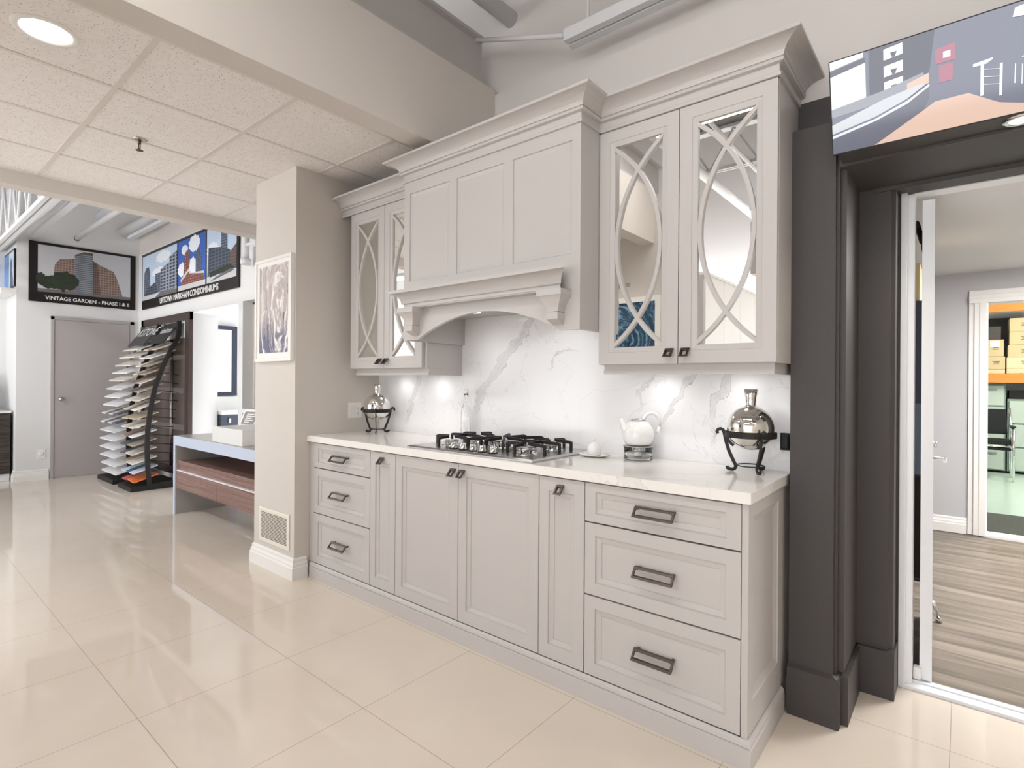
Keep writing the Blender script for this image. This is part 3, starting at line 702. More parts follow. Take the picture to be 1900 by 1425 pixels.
# leaf dish with a bell shaped pot
px_, py_ = -1.425, 2.37
b = MB(); rings = []
for r, z in ((.03, .956), (.055, .958), (.082, .969), (.0805, .971), (.054, .962), (.02, .96)):
    rings.append([(px_ + r * (1 + .10 * math.cos(3 * a + .5)) * math.cos(a) * 1.05, py_ + r * (1 + .10 * math.cos(3 * a + .5)) * math.sin(a) * .9, z + (.003 * math.cos(3 * a) if r > .07 else 0)) for a in [2 * math.pi * i / 48 for i in range(48)]])
tag(b.loft(rings, True, True, True, 0, True).build('leaf_dish', 'white_ceramic', base=(px_, py_, .955)), 'small white leaf shaped dish on the worktop right of the cooktop', 'dish')
t = thing('bell_pot', 'small white bell shaped pot sitting on the leaf dish', 'pot', (px_ - .005, py_, .962))
MB().lathe([(.032, .9625), (.036, .966), (.036, .985), (.032, 1.006), (.02, 1.022), (.006, 1.028)], px_ - .005, py_, 28).build('body', 'white_ceramic', t)
MB().lathe([(.004, 1.027), (.004, 1.033), (.0075, 1.039), (.005, 1.045), (.001, 1.046)], px_ - .005, py_, 16).build('knob', 'white_ceramic', t)

# outlets
t = thing('switch_plate', 'white wall plate with switch and socket on the side of the pier', 'outlet', (-3.42, 2.31, 1.06))
b = MB().box(-3.419, -3.413, 2.255, 2.367, 1.055, 1.168).build('plate', 'white_plastic', t, bevel=.002)
MB().box(-3.413, -3.409, 2.275, 2.306, 1.078, 1.146).build('rocker', 'white_plastic', t, bevel=.001)
s_ = MB().box(-3.413, -3.41, 2.318, 2.349, 1.078, 1.146).build('socket', 'white_plastic', t)
b = MB()
for z in (1.095, 1.128):
    for y in (2.327, 2.339): b.box(-3.4101, -3.4092, y - .0015, y + .0015, z - .006, z + .006)
    b.box(-3.4101, -3.4092, 2.331, 2.336, z - .014, z - .010)
b.build('slots', 'dark_slot', s_)
t = thing('black_outlet', 'black outlet cover on the splashback beside the charcoal pilaster', 'outlet', (-.57, 2.52, 1.05))
MB().box(-.60, -.556, 2.522, 2.529, 1.045, 1.118).build('plate', 'black', t)
MB().box(-.596, -.560, 2.496, 2.522, 1.050, 1.113).build('cover', 'black', t, bevel=.008)
t = thing('wall_outlet', 'white socket plate low on the far wall beside the grey door', 'outlet', (-9.26, 1.51, .30))
MB().box(-9.259, -9.252, 1.468, 1.552, .275, .405).build('plate', 'white_plastic', t, bevel=.002)
MB().lathe([(.03, 0), (.03, .004), (.022, .005)], 0, 0, 20)
b = MB().lathe([(.028, 0), (.028, .004), (.02, .006)], 0, 0, 20); b.v = [(-9.252 + z, 1.51 + x, .34 + y) for x, y, z in b.v]; b.build('socket', 'white_plastic', t)

# under-cabinet puck lights
for x, nm in ((-1.12, 'puck light under the right wall cabinet, farther from the pilaster'), (-.74, 'puck light under the right wall cabinet, nearer the pilaster'), (-3.1, 'puck light under the corner wall cabinet, nearer the pier'), (-2.72, 'puck light under the corner wall cabinet, nearer the hood')):
    t = thing('puck_light', nm, 'light', (x, 2.42, 1.395), 'puck lights under the wall cabinets')
    MB().lathe([(.034, 1.409), (.036, 1.404), (.034, 1.398), (.028, 1.398)], x, 2.42, 24).build('housing', 'white_plastic', t)
    MB().lathe([(.027, 1.3985), (.027, 1.3965)], x, 2.42, 24).build('lens', 'lamp_glow', t)
    spot_lamp('puck_lamp', (x, 2.42, 1.39), 1.1, 160, (1, .99, .98), .03, 1)

# ------------------------------------------------------------------ things on the pier and the ceiling
t = thing('framed_painting', 'grey and white abstract painting in a white frame on the pier', 'painting', (-3.685, 1.84, 1.455))
PX0, PX1, PZ0, PZ1 = -3.945, -3.432, 1.458, 2.178
b = MB().ringpanel([(PX0, PX1, PZ0, PZ1, 1.848), (PX0, PX1, PZ0, PZ1, 1.822), (PX0 + .02, PX1 - .02, PZ0 + .02, PZ1 - .02, 1.822), (PX0 + .022, PX1 - .022, PZ0 + .022, PZ1 - .022, 1.83), (PX0 + .055, PX1 - .055, PZ0 + .06, PZ1 - .05, 1.832)], FRONT)
b.build('frame', 'trim_white', t)
def swirl(name, cx, cz, lo, hi, stroke, zlo, zhi, k=1.0, sq=.34):
    """brushed arcs round a centre on the canvas; the pigment changes from the bottom to the top of the picture"""
    m = mat(name, hi, .55); nt, bs = nodes_of(m); pos, s = world_pos(nt)
    wob = noise_n(nt, pos, 7, 4)
    dx = math_n(nt, 'SUBTRACT', s[0], cx); dz = math_n(nt, 'MULTIPLY', math_n(nt, 'SUBTRACT', s[2], cz), sq)
    r = math_n(nt, 'SQRT', math_n(nt, 'ADD', math_n(nt, 'MULTIPLY', dx, dx), math_n(nt, 'MULTIPLY', dz, dz)))
    a = math_n(nt, 'ARCTAN2', dz, dx)
    cb = nt.nodes.new('ShaderNodeCombineXYZ')
    nt.links.new(math_n(nt, 'MULTIPLY_ADD', r, 46 * k, math_n(nt, 'MULTIPLY', wob, 5)), cb.inputs[0]); nt.links.new(math_n(nt, 'MULTIPLY', a, .9), cb.inputs[1]); nt.links.new(math_n(nt, 'MULTIPLY', wob, 2), cb.inputs[2])
    n = noise_n(nt, cb.outputs[0], 1.0, 6, .3); n2 = noise_n(nt, pos, 5, 3)
    t = math_n(nt, 'ADD', ramp(nt, s[2], zlo, zhi), math_n(nt, 'MULTIPLY', math_n(nt, 'SUBTRACT', n2, .5), 1.1))
    c = mixcol(nt, ramp(nt, t, .15, .85), srgb(*lo), srgb(*hi)); c = mixcol(nt, ramp(nt, n, .46, .66), c, srgb(*stroke))
    c = mixcol(nt, math_n(nt, 'MULTIPLY', math_n(nt, 'SUBTRACT', 1.0, ramp(nt, n, .28, .38)), .8), c, srgb(*[v * .45 for v in lo]))
    nt.links.new(c, bs.inputs['Base Color'])
    sp = nt.nodes.new('ShaderNodeBump'); sp.inputs['Strength'].default_value = .6; sp.inputs['Distance'].default_value = .004; nt.links.new(n, sp.inputs['Height']); nt.links.new(sp.outputs[0], bs.inputs['Normal'])
swirl('abstract_grey', -3.6, 1.82, (108, 110, 134), (184, 174, 172), (238, 234, 232), 1.5, 1.9)
swirl('abstract_blue', -2.6, 1.75, (14, 40, 90), (30, 66, 92), (120, 160, 186), 1.3, 2.0, .8, .8)
b = MB().box(PX0 + .055, PX1 - .055, 1.8305, 1.832, PZ0 + .06, PZ1 - .05); b.build('canvas', 'abstract_grey', t)
t = thing('air_vent', 'cream slotted air return grille low on the pier', 'vent', (-3.684, 1.845, .178))
b = MB().ringpanel([(-3.895, -3.473, .178, .42, 1.849), (-3.895, -3.473, .178, .42, 1.842), (-3.885, -3.483, .188, .41, 1.840), (-3.868, -3.50, .2, .398, 1.840), (-3.868, -3.50, .2, .398, 1.843)], FRONT)
b.build('frame', 'cream_plastic', t)
b = MB()
for i in range(19):
    z = .2075 + i * .0098
    for j in range(6): x = -3.862 + j * .0603; b.box(x, x + .0555, 1.8418, 1.8435, z, z + .0044)
b.build('slots', 'dark_slot', t)
x, y = DOWNLIGHTS[0]
t = thing('recessed_downlight', 'round white recessed downlight glowing in the tiled ceiling', 'ceiling light', (x, y, ZC))
MB().lathe([(.112, ZC - .0002), (.108, ZC - .006), (.088, ZC - .006), (.084, ZC - .001)], x, y, 40, 0, False, False).build('trim_ring', 'white_plastic', t)
MB().lathe([(.086, ZC - .002), (.07, ZC - .0035), (.001, ZC - .004)], x, y, 40, 0, False, False).build('lens', 'lamp_glow', t)
x, y = -3.775, 1.054
t = thing('fire_sprinkler', 'chrome fire sprinkler head under the tiled ceiling', 'sprinkler', (x, y, ZC))
MB().lathe([(.034, ZC), (.036, ZC - .004), (.026, ZC - .008), (.012, ZC - .01)], x, y, 24).build('escutcheon', 'steel', t)
b = MB().tube([(x, y, ZC - .008), (x, y, ZC - .03)], .009, 10).tube([(x - .012, y, ZC - .028), (x - .014, y, ZC - .05), (x - .004, y, ZC - .066)], .003, 6).tube([(x + .012, y, ZC - .028), (x + .014, y, ZC - .05), (x + .004, y, ZC - .066)], .003, 6)
b.build('body', 'brass_dark', t); MB().lathe([(.02, ZC - .066), (.02, ZC - .068)], x, y, 16).build('deflector', 'brass_dark', t)

# wall strip light, conduit, pipe and joists in the open ceiling
t = thing('strip_light', 'long white fluorescent strip fixture along the wall over the cabinets', 'ceiling light', (-.2, 2.37, 3.1))
MB().box(-1.605, 2.2, 2.325, 2.362, 3.10, 3.16).box(-1.605, 2.2, 2.362, 2.374, 3.12, 3.16).build('housing', 'steel_paint', t)
MB().box(-1.605, 2.2, 2.374, 2.415, 3.097, 3.15).build('side_rail', 'steel_paint', t)
MB().tube([(-1.47, 2.35, 3.15), (-1.47, 2.35, 4.1)], .008, 8).build('hanger_rod', 'steel_paint', t)
tag(MB().tube([(-2.26, 2.36, 3.38), (-1.612, 2.345, 3.14)], .014, 8).build('conduit', 'steel_paint', base=(-1.9, 2.35, 3.25)), 'thin white conduit running to the end of the wall strip light', 'conduit')
tag(MB().tube([(-2.19, -4, 3.6), (-2.19, 2.6, 3.6)], .05, 20).build('ceiling_pipe', 'steel_paint', base=(-2.19, .5, 3.6)), 'round white pipe running to the wall in the open ceiling above the hood', 'pipe')
tag(MB().tube([(-1.72, -4, 3.62), (-1.72, 2.5, 3.62)], .02, 12).build('thin_pipe', 'steel_paint', base=(-1.72, .5, 3.62)), 'thin white pipe running to the wall in the open ceiling above the hood', 'pipe')
def joist(x0, x1, y, z0, z1, label):
    t = thing('roof_joist', label, 'joist', ((x0 + x1) / 2, y, z0), 'steel roof joists')
    MB().box(x0, x1, y - .05, y + .05, z1 - .03, z1).build('top_chord', 'steel_paint', t)
    MB().box(x0, x1, y - .04, y - .008, z0, z0 + .035).box(x0, x1, y + .008, y + .04, z0, z0 + .035).build('bottom_chord', 'steel_paint', t)
    b = MB(); n = max(2, int((x1 - x0) / .5))
    for i in range(n):
        a = x0 + (x1 - x0) * i / n; c = x0 + (x1 - x0) * (i + .5) / n; d = x0 + (x1 - x0) * (i + 1) / n
        b.tube([(a, y, z1 - .02), (c, y, z0 + .02)], .011, 6).tube([(c, y, z0 + .02), (d, y, z1 - .02)], .011, 6)
    b.build('web', 'steel_paint', t)
joist(-2.4, 2.2, 2.12, 3.62, 4.08, 'white steel joist nearest the kitchen wall in the open ceiling')
joist(-2.4, 2.2, .3, 3.62, 4.08, 'white steel joist in the open ceiling over the camera side')
joist(-2.4, 2.2, -1.5, 3.62, 4.08, 'white steel joist in the open ceiling farther from the kitchen wall')
joist(-11, -5.2, .96, 2.76, 3.4, 'white lattice joist over the far showroom, nearer the grey door')
joist(-9.9, -5.2, .35, 2.9, 3.5, 'white lattice joist over the far showroom, second from the grey door')
joist(-9.9, -5.2, -.4, 3.0, 3.6, 'white lattice joist over the far showroom, third from the grey door')
for k, (x, y) in enumerate(STRIPS):
    lab = ['ceiling strip light hung nearest the kitchen display', 'ceiling strip light hung behind the first one', 'ceiling strip light over the far showroom, nearer the door wall', 'ceiling strip light over the far showroom, toward the windows', 'ceiling strip light at the right of the showroom'][k]
    t = thing('hung_strip_light', 'white ' + lab, 'ceiling light', (x, y, 3.42), 'hung strip lights')
    MB().box(x - 1.12, x + 1.12, y - .08, y + .08, 3.44, 3.5).build('housing', 'white_enamel', t)
    MB().box(x - 1.1, x + 1.1, y - .06, y + .06, 3.43, 3.44).build('diffuser', 'tube_glow', t)
    for sx in (-.9, .9): MB().tube([(x + sx, y, 3.5), (x + sx, y, 4.1)], .006, 6).build('hanger', 'steel_paint', t)

# ------------------------------------------------------------------ lintel light and television
t = thing('lintel_light', 'small round spotlight set in the charcoal lintel under the television', 'ceiling light', (.14, 2.365, 2.178))
MB().lathe([(.048, 2.178), (.046, 2.173), (.034, 2.173), (.03, 2.1765)], .14, 2.365, 32, 0, False, False).build('trim_ring', 'chrome', t)
MB().lathe([(.032, 2.176), (.001, 2.175)], .14, 2.365, 32, 0, False, False).build('lens', 'lamp_glow', t)
spot_lamp('lintel_lamp', (.14, 2.365, 2.165), 6, 140, (1, .9, .7), .03)
t = thing('television', 'wall television tilted forward on the charcoal lintel showing a grey bathroom', 'television', (.1, 2.31, 2.18))
TL = Vector((-.373, 2.306, 2.181)); TU = Vector((1, 0, 0)); TV_ = Vector((0, -.092, .297)); TH = TV_.length; TVn = TV_.normalized(); TN = TU.cross(TVn)
TW_ = 1.16
b = MB(); pts = lambda a0, a1, c0, c1, d: [TL + TU * a0 + TVn * c0 - TN * d, TL + TU * a1 + TVn * c0 - TN * d, TL + TU * a1 + TVn * c1 - TN * d, TL + TU * a0 + TVn * c1 - TN * d]
b.loft([pts(-.004, TW_ + .004, -.004, TH + .004, .002), pts(-.004, TW_ + .004, -.004, TH + .004, .03), pts(.1, TW_ - .1, .03, TH - .03, .04)])
b.build('casing', 'black', t)
def screen(name, rgb, e=.8): return mat(name, (16, 16, 18), .08, spec=.5, emit=rgb, estr=e)
for n_, c_ in (('scr_wall', (112, 116, 132)), ('scr_dark', (78, 80, 96)), ('scr_white', (238, 240, 242)), ('scr_floor', (222, 188, 170)), ('scr_tub', (206, 208, 214)), ('scr_red', (172, 104, 124)), ('scr_tubside', (98, 100, 116)), ('scr_line', (226, 230, 238)), ('scr_grey', (150, 152, 162))): screen(n_, c_)
ff = .53 / TW_      # part of the screen inside the frame of view
P = lambda *q: [(u * ff, v) for u, v in q]
polys = [('scr_wall', [(0, 0), (1, 0), (1, 1), (0, 1)]), ('scr_dark', P((.22, .35), (.52, .42), (.56, 1), (.22, 1))),
    ('scr_white', P((0, .47), (.20, .52), (.20, .90), (0, .86))), ('scr_dark', P((0, .84), (.2, .89), (.2, .94), (0, .90))), ('scr_white', P((0, .91), (.19, .95), (.19, 1), (0, 1)))]
for v in (.52, .68, .85): polys.append(('scr_white', P((.30, v), (.40, v + .015), (.40, v + .125), (.30, v + .11))))
for v in (.52, .68, .85): polys.append(('scr_dark', P((.345, v + .01), (.36, v + .01), (.37, v + .06), (.335, v + .06))))
polys += [('scr_floor', P((.24, 0), (1.9, 0), (1.9, .02), (1.0, .06), (.86, .14), (.72, .30), (.56, .30), (.50, .24))), ('scr_grey', P((0, .40), (.36, .44), (.52, .56), (.5, .62), (.3, .55), (0, .49))),
    ('scr_floor', P((.42, .46), (.53, .5), (.53, .60), (.42, .55))), ('scr_tubside', P((0, 0), (.24, 0), (.50, .24), (.53, .36), (.53, .48), (.40, .36), (.25, .28), (0, .20))),
    ('scr_tub', P((0, .22), (.25, .30), (.42, .40), (.52, .5), (.48, .51), (.3, .46), (0, .32))), ('scr_line', P((0, .2), (.25, .28), (.42, .38), (.53, .49), (.535, .47), (.42, .35), (.25, .255), (0, .17))),
    ('scr_red', P((.565, .66), (.66, .66), (.655, .82), (.56, .80))), ('scr_white', P((.60, .70), (.635, .70), (.635, .76), (.60, .76))), ('scr_red', P((.58, .47), (.645, .47), (.65, .635), (.58, .635))),
    ('scr_line', P((.74, .53), (.80, .53), (.83, .56), (.83, .575), (.74, .56))), ('scr_line', P((.775, .24), (.79, .24), (.79, .53), (.775, .53))), ('scr_line', P((.86, .2), (.873, .2), (.873, .50), (.86, .50)))]
for v in (.34, .41, .48): polys.append(('scr_line', P((.79, v), (.86, v - .03), (.86, v - .025), (.79, v + .007))))
polys += [('scr_line', P((.925, .28), (.93, .28), (.93, .46), (.925, .46))), ('scr_line', P((.955, .26), (.96, .26), (.96, .44), (.955, .44))), ('scr_line', P((.95, .5), (1.2, .5), (1.25, .53), (1.2, .56), (1.0, .55))), ('scr_white', P((.91, .88), (1.0, .86), (1.0, .97), (.92, .96)))]
picture('screen', TL, TU * TW_, TV_, polys, t)

# ------------------------------------------------------------------ posters in the far showroom
mat('poster_black', (32, 26, 26), .35, spec=.4); mat('p_skygrey', (196, 196, 200), .5); mat('p_skyblue', (112, 150, 208), .5, noise=.25, nscale=3); mat('p_skydeep', (58, 100, 186), .5, noise=.2, nscale=3)
mat('p_cloud', (232, 238, 246), .5); mat('p_tree', (44, 54, 40), .6, noise=.5, nscale=25); mat('p_road', (110, 108, 110), .5, noise=.15, nscale=9); mat('p_pale', (206, 206, 208), .5, noise=.1, nscale=9)
mat('p_skypale', (196, 214, 236), .5, noise=.1, nscale=3)
def facade(name, wall, win, cw, ch, fw=.62, fh=.55):
    """window grid on a wall by the surface's own coordinates"""
    m = mat(name, wall, .55); nt, bs = nodes_of(m); pos, s = world_pos(nt)
    h = math_n(nt, 'ADD', s[0], s[1])
    fx = math_n(nt, 'FRACT', math_n(nt, 'DIVIDE', h, cw)); fz = math_n(nt, 'FRACT', math_n(nt, 'DIVIDE', s[2], ch))
    k = math_n(nt, 'MULTIPLY', math_n(nt, 'LESS_THAN', fx, fw), math_n(nt, 'LESS_THAN', fz, fh))
    nt.links.new(mixcol(nt, k, srgb(*wall), srgb(*win)), bs.inputs['Base Color'])
facade('f_brown', (150, 128, 116), (104, 88, 82), .032, .034); facade('f_brown_dark', (112, 94, 88), (76, 64, 62), .022, .034); facade('f_glass', (142, 146, 152), (92, 98, 108), .5, .026, .97, .5)
facade('f_tower', (70, 78, 96), (132, 144, 164), .05, .03, .5, .5); facade('f_block', (150, 158, 172), (66, 74, 90), .11, .042, .7, .66); facade('f_brick', (122, 70, 62), (180, 150, 142), .05, .034, .4, .4); facade('f_slate', (86, 96, 110), (48, 56, 68), .09, .038, .7, .6)
def poster(label, origin, U, V, inner, polys, text, tsize, tpos, squash):
    U = Vector(U); V = Vector(V); n = U.cross(V).normalized(); O = Vector(origin)
    t = thing('poster', label, 'poster', tuple(O)); b = MB()
    c = [O, O + U, O + U + V, O + V]; b.loft([[p + n * .003 for p in c], [p + n * .02 for p in c]])
    b.build('board', 'poster_black', t)
    for (u0, v0, u1, v1), pl in zip(inner, polys):
        picture('photograph', O + U * u0 + V * v0 + n * .0205, U * (u1 - u0), V * (v1 - v0), pl, t)
    if text: text_mesh('lettering', text, tsize, O + U * tpos[0] + V * tpos[1] + n * .0205, U, V, 'text_white', t, squash=squash, font_bold=True)
    return t
R = lambda a, c, b_, d: [(a, c), (b_, c), (b_, d), (a, d)]
def blob(cx, cy, rx, ry, n=22, k=.12): return [(cx + rx * math.cos(2 * math.pi * i / n) * (1 + k * math.sin(i * 2.7)), cy + ry * math.sin(2 * math.pi * i / n) * (1 + k * math.sin(i * 3.9 + 1))) for i in range(n)]
brown = [('p_skygrey', R(0, 0, 1, 1)), ('p_road', R(0, 0, 1, .07)), ('f_brown', [(.14, .10), (.17, .62), (.22, .74), (.38, .80), (.38, .06), (.2, .06)]), ('f_brown', [(.57, .78), (.80, .62), (.84, .48), (.91, .06), (.57, .06)]),
         ('f_brown_dark', [(.57, .80), (.62, .76), (.66, .05), (.57, .05)]), ('f_glass', [(.375, .84), (.47, .93), (.57, .93), (.57, .05), (.375, .05)]), ('f_brown_dark', [(.375, .84), (.47, .93), (.57, .93), (.57, .97), (.47, .97), (.375, .88)]),
         ('p_tree', blob(.12, .22, .11, .14)), ('p_tree', blob(.27, .28, .15, .20)), ('p_tree', blob(.03, .28, .05, .13)), ('p_tree', R(.24, .03, .27, .15))]
poster('black bordered poster of a brown block of flats above the grey door', (-9.258, 1.374, 2.326), (0, 1.168, 0), (0, 0, .78), [(.075, .17, .945, .955)], [brown], 'VINTAGE GARDEN - PHASE I & II', .066, (.14, .05), .98)
t1 = [('p_skypale', R(0, 0, 1, 1)), ('p_cloud', blob(.62, .85, .2, .12)), ('p_cloud', blob(.5, .55, .2, .1)), ('f_tower', [(.05, .1), (.06, .62), (.12, .72), (.2, .73), (.24, .6), (.25, .1)]), ('f_tower', R(.40, .1, .56, .52)), ('f_block', [(.55, .08), (.55, .58), (.8, .68), (.8, .78), (1, .86), (1, .05)]), ('f_slate', [(.05, .08), (.15, .24), (.38, .34), (.45, .26), (.45, .08)]), ('p_pale', R(0, 0, 1, .09)), ('p_road', [(.4, 0), (1, 0), (1, .08), (.55, .1)])]
t2 = [('p_skydeep', R(0, 0, 1, 1)), ('p_cloud', blob(.6, .86, .2, .16)), ('p_cloud', blob(.25, .8, .12, .1)), ('p_cloud', blob(.15, .42, .16, .14)), ('p_cloud', blob(.55, .4, .14, .2)), ('f_brick', [(.18, .1), (.26, .72), (.34, .78), (.44, .74), (.42, .1)]), ('f_tower', [(.66, .1), (.66, .62), (.74, .76), (.84, .68), (.92, .1)]), ('p_pale', [(.1, .22), (.4, .4), (.5, .3), (.95, .27), (.95, .22), (.5, .24), (.4, .34), (.12, .16)]), ('f_brick', [(.12, .08), (.14, .2), (.4, .3), (.95, .22), (.95, .08)]), ('p_pale', R(0, 0, 1, .1))]
t3 = [('p_skypale', R(0, 0, 1, 1)), ('p_cloud', blob(.2, .6, .2, .14)), ('f_tower', [(.48, .3), (.5, .9), (.56, 1), (.66, 1), (.7, .85), (.72, .3)]), ('f_slate', [(.02, .12), (.06, .66), (.5, .6), (.8, .5), (.8, .12)]), ('f_brown_dark', [(.8, .14), (.8, .46), (1, .58), (1, .14)]), ('p_tree', [(.12, .1), (.1, .2), (.8, .25), (.95, .16)]), ('p_pale', R(0, 0, 1, .1)), ('p_road', [(.1, .02), (.3, .04), (.95, .12), (.8, .16), (.3, .08)])]
poster('wide black bordered poster of three towers photographs beside the room corner', (-9.04, 2.588, 2.315), (3.1, 0, 0), (0, 0, .78), [(.008, .16, .432, .955), (.446, .16, .722, .955), (.734, .16, .985, .955)], [t1, t2, t3], 'UPTOWN MARKHAM CONDOMINIUMS', .105, (.235, .035), 1.0)
poster('poster of a pale tower at the left edge of the far showroom', (-10.6, 1.258, 2.50), (1.32, 0, 0), (0, 0, .48), [(.01, .02, .7, .95), (.72, .02, .99, .95)], [[('p_skyblue', R(0, 0, 1, 1)), ('f_block', R(.1, 0, .6, .6))], [('p_skypale', R(0, 0, 1, 1)), ('f_tower', [(.2, .05), (.3, .7), (.45, .85), (.6, .75), (.9, .1), (.9, 0), (.2, 0)])]], None, 0, (0, 0), 1)

# ------------------------------------------------------------------ sample racks with boards
def yfront(z):
    pts = [(0, 2.07), (.1, 2.06), (.3, 2.043), (.5, 2.036), (.75, 2.045), (.98, 2.072), (1.19, 2.108), (1.3, 2.137), (1.4, 2.172), (1.5, 2.203), (1.61, 2.25), (1.72, 2.293), (1.85, 2.37), (2.05, 2.52)]
    for (a, c), (b_, d) in zip(pts, pts[1:]):
        if a <= z <= b_: return c + (d - c) * (z - a) / (b_ - a)
    return pts[-1][1]
mat('header_grey', (70, 68, 70), .4); mat('header_dark', (38, 42, 42), .4)
BC = {'white': (236, 236, 238), 'ivory': (228, 222, 212), 'pale_grey': (206, 208, 214), 'beige': (206, 196, 182), 'taupe': (166, 152, 140), 'brown': (128, 108, 96), 'charcoal': (88, 86, 88), 'sand': (196, 180, 152), 'ice': (206, 222, 236), 'blue': (60, 86, 120), 'orange': (226, 116, 48), 'red': (196, 84, 84)}
for k, c in BC.items(): mat('board_' + k, tuple(min(250, v + 8) for v in c), .3, spec=.5, noise=.06, nscale=30)
def rack(x0, x1, label, head_mat, txt, tsize, with_wires):
    t = thing('sample_rack', label, 'display rack', ((x0 + x1) / 2, 2.3, 0), 'sample racks by the corner')
    MB().loft([[(x0, 2.02, .002), (x1, 2.02, .002), (x1, 2.5, .002), (x0, 2.5, .002)], [(x0, 2.02, .05), (x1, 2.02, .05), (x1, 2.5, .09), (x0, 2.5, .09)]]).build('base', 'black_iron', t)
    for x, w in ((x0, .012), (x1, .03)):
        zs = [.05 + i * 2.0 / 24 for i in range(25)]
        b = MB(); rings = []
        for z in zs:
            y = yfront(z) + .145; d = .024 if w > .02 else .012
            rings.append([(x - w / 2, min(y, 2.515) - d, z), (x + w / 2, min(y, 2.515) - d, z), (x + w / 2, min(y, 2.515) + d, z), (x - w / 2, min(y, 2.515) + d, z)])
        b.loft(rings).build('post', 'black_iron' if w > .02 else 'steel', t)
    b = MB(); c = []
    for z in (1.77, 2.04): c += [(x0 + .008, yfront(z) + .02, z), (x1 - .016, yfront(z) + .02, z)]
    b.loft([[c[0], c[1], c[3], c[2]], [(p[0], p[1] + .012, p[2]) for p in (c[0], c[1], c[3], c[2])]])
    hd = b.build('header', head_mat, t)
    v = Vector(c[2]) - Vector(c[0]); text_mesh('lettering', txt, tsize, Vector(c[0]) + v * .5 + Vector((.06, 0, 0)), (1, 0, 0), v, 'text_white', hd, off=.003)
    if with_wires:
        for i in range(12):
            z = .25 + i * .105; y = yfront(z) + .18
            MB().tube([(x1 + .015, y, z), (x1 + .04, y + .02, z - .005), (x1 + .05, min(y + .22, 2.5), z - .03)], .005, 6).build('wire_arm', 'black_iron', t)
    return t
rack(-8.85, -8.17, 'black sample rack with pale boards nearest the grey door', 'header_grey', 'KSTONE', .19, False)
rack(-7.96, -7.46, 'black sample rack with brown boards, orange one at its foot', 'header_dark', 'dekton', .13, True)
ORD = ['topmost', 'second', 'third', 'fourth', 'fifth', 'sixth', 'seventh', 'eighth', 'ninth', 'tenth', 'eleventh', 'twelfth', 'thirteenth', 'fourteenth', 'fifteenth', 'sixteenth', 'lowest']
def board(x0, x1, z, strips, label, group, dep=.25):
    y = yfront(z); sl = .42 if z > .9 else .30
    t = None; b = MB(); mats = []; n = len(strips); dz = dep * sl
    for i, c in enumerate(strips):
        a = x0 + (x1 - x0) * i / n; e = x0 + (x1 - x0) * (i + 1) / n; sh = (.012 if i % 2 else 0)
        if 'board_' + c not in mats: mats.append('board_' + c)
        mi = mats.index('board_' + c)
        b.loft([[(a, y + sh, z), (e, y + sh, z), (e, y + dep, z + dz), (a, y + dep, z + dz)], [(a, y + sh, z + .014), (e, y + sh, z + .014), (e, y + dep, z + dz + .014), (a, y + dep, z + dz + .014)]], mi=mi)
    o = b.build('sample_board', mats, base=((x0 + x1) / 2, y, z)); tag(o, label, 'sample board', group)
LZ = [1.70, 1.60, 1.495, 1.395, 1.295, 1.185, 1.08, .975, .867, .755, .645, .535, .427, .319, .21, .108]
LC = ['ivory', 'ivory', 'ivory', 'white', 'ivory', 'white', 'white', 'white', 'pale_grey', 'pale_grey', 'white', 'white', 'white', 'white', 'white', 'white']
for i, (z, c) in enumerate(zip(LZ, LC)):
    st = [c] if i not in (8, 9) else ['white', 'charcoal', 'pale_grey', 'charcoal']
    w = 'pale' if i in (8, 9) else c.replace('_', ' ')
    where = 'lowest' if i == 15 else ORD[i] + ('' if i == 0 else ' from the top')
    board(-8.835, -8.19, z, st, '%s sample board, %s in the rack nearest the grey door' % (w, where), 'boards in the rack nearest the grey door')
RZ = [1.68, 1.575, 1.475, 1.375, 1.27, 1.165, 1.06, .95, .845, .74, .635, .53, .425, .315, .205, .10]
RC = [['beige', 'brown', 'beige'], ['white', 'beige', 'pale_grey'], ['ivory', 'brown', 'taupe'], ['beige', 'brown', 'taupe'], ['brown', 'taupe', 'beige'], ['brown', 'charcoal', 'taupe'], ['ivory', 'beige'], ['beige', 'brown', 'ivory'], ['sand', 'sand'],
      ['white', 'sand', 'ivory'], ['taupe', 'brown', 'white'], ['charcoal', 'taupe'], ['charcoal', 'ivory', 'beige'], ['taupe', 'beige', 'ivory'], ['ice', 'blue', 'ice'], ['red', 'orange', 'orange']]
for i, (z, st) in enumerate(zip(RZ, RC)):
    where = 'lowest' if i == 15 else ORD[i] + ('' if i == 0 else ' from the top')
    names = []
    for c in st:
        if c not in names: names.append(c)
    col = ' and '.join(n.replace('_', ' ') for n in names[:2])
    board(-7.945, -7.48, z, st, '%s sample board, %s in the rack with brown boards' % (col, where), 'boards in the rack with brown boards')

# tall framed display on the wall behind the racks
t = thing('framed_display', 'tall black framed display of bronze panels behind the sample racks', 'display panel', (-8.1, 2.57, .12))
fx0, fx1, fz0, fz1, fy0, fy1 = -9.0, -7.22, .12, 2.155, 2.552, 2.588
b = MB().box(fx0, fx0 + .09, fy0, fy1, fz0, fz1).box(fx1 - .12, fx1, fy0 - .012, fy1, fz0, fz1).box(fx0, fx1, fy0, fy1, fz1 - .1, fz1).box(fx0, fx1, fy0, fy1, fz0, fz0 + .1)
b.build('frame', 'espresso', t)
MB().box(fx0 + .09, fx1 - .12, 2.572, 2.586, 1.84, fz1 - .1).build('top_panel', 'white_enamel', t)
for z0, z1 in ((1.63, 1.84), (1.22, 1.57), (.76, 1.15), (.22, .69)): MB().box(fx0 + .09, fx1 - .12, 2.566, 2.586, z0, z1).build('panel', 'bronze_panel', t)
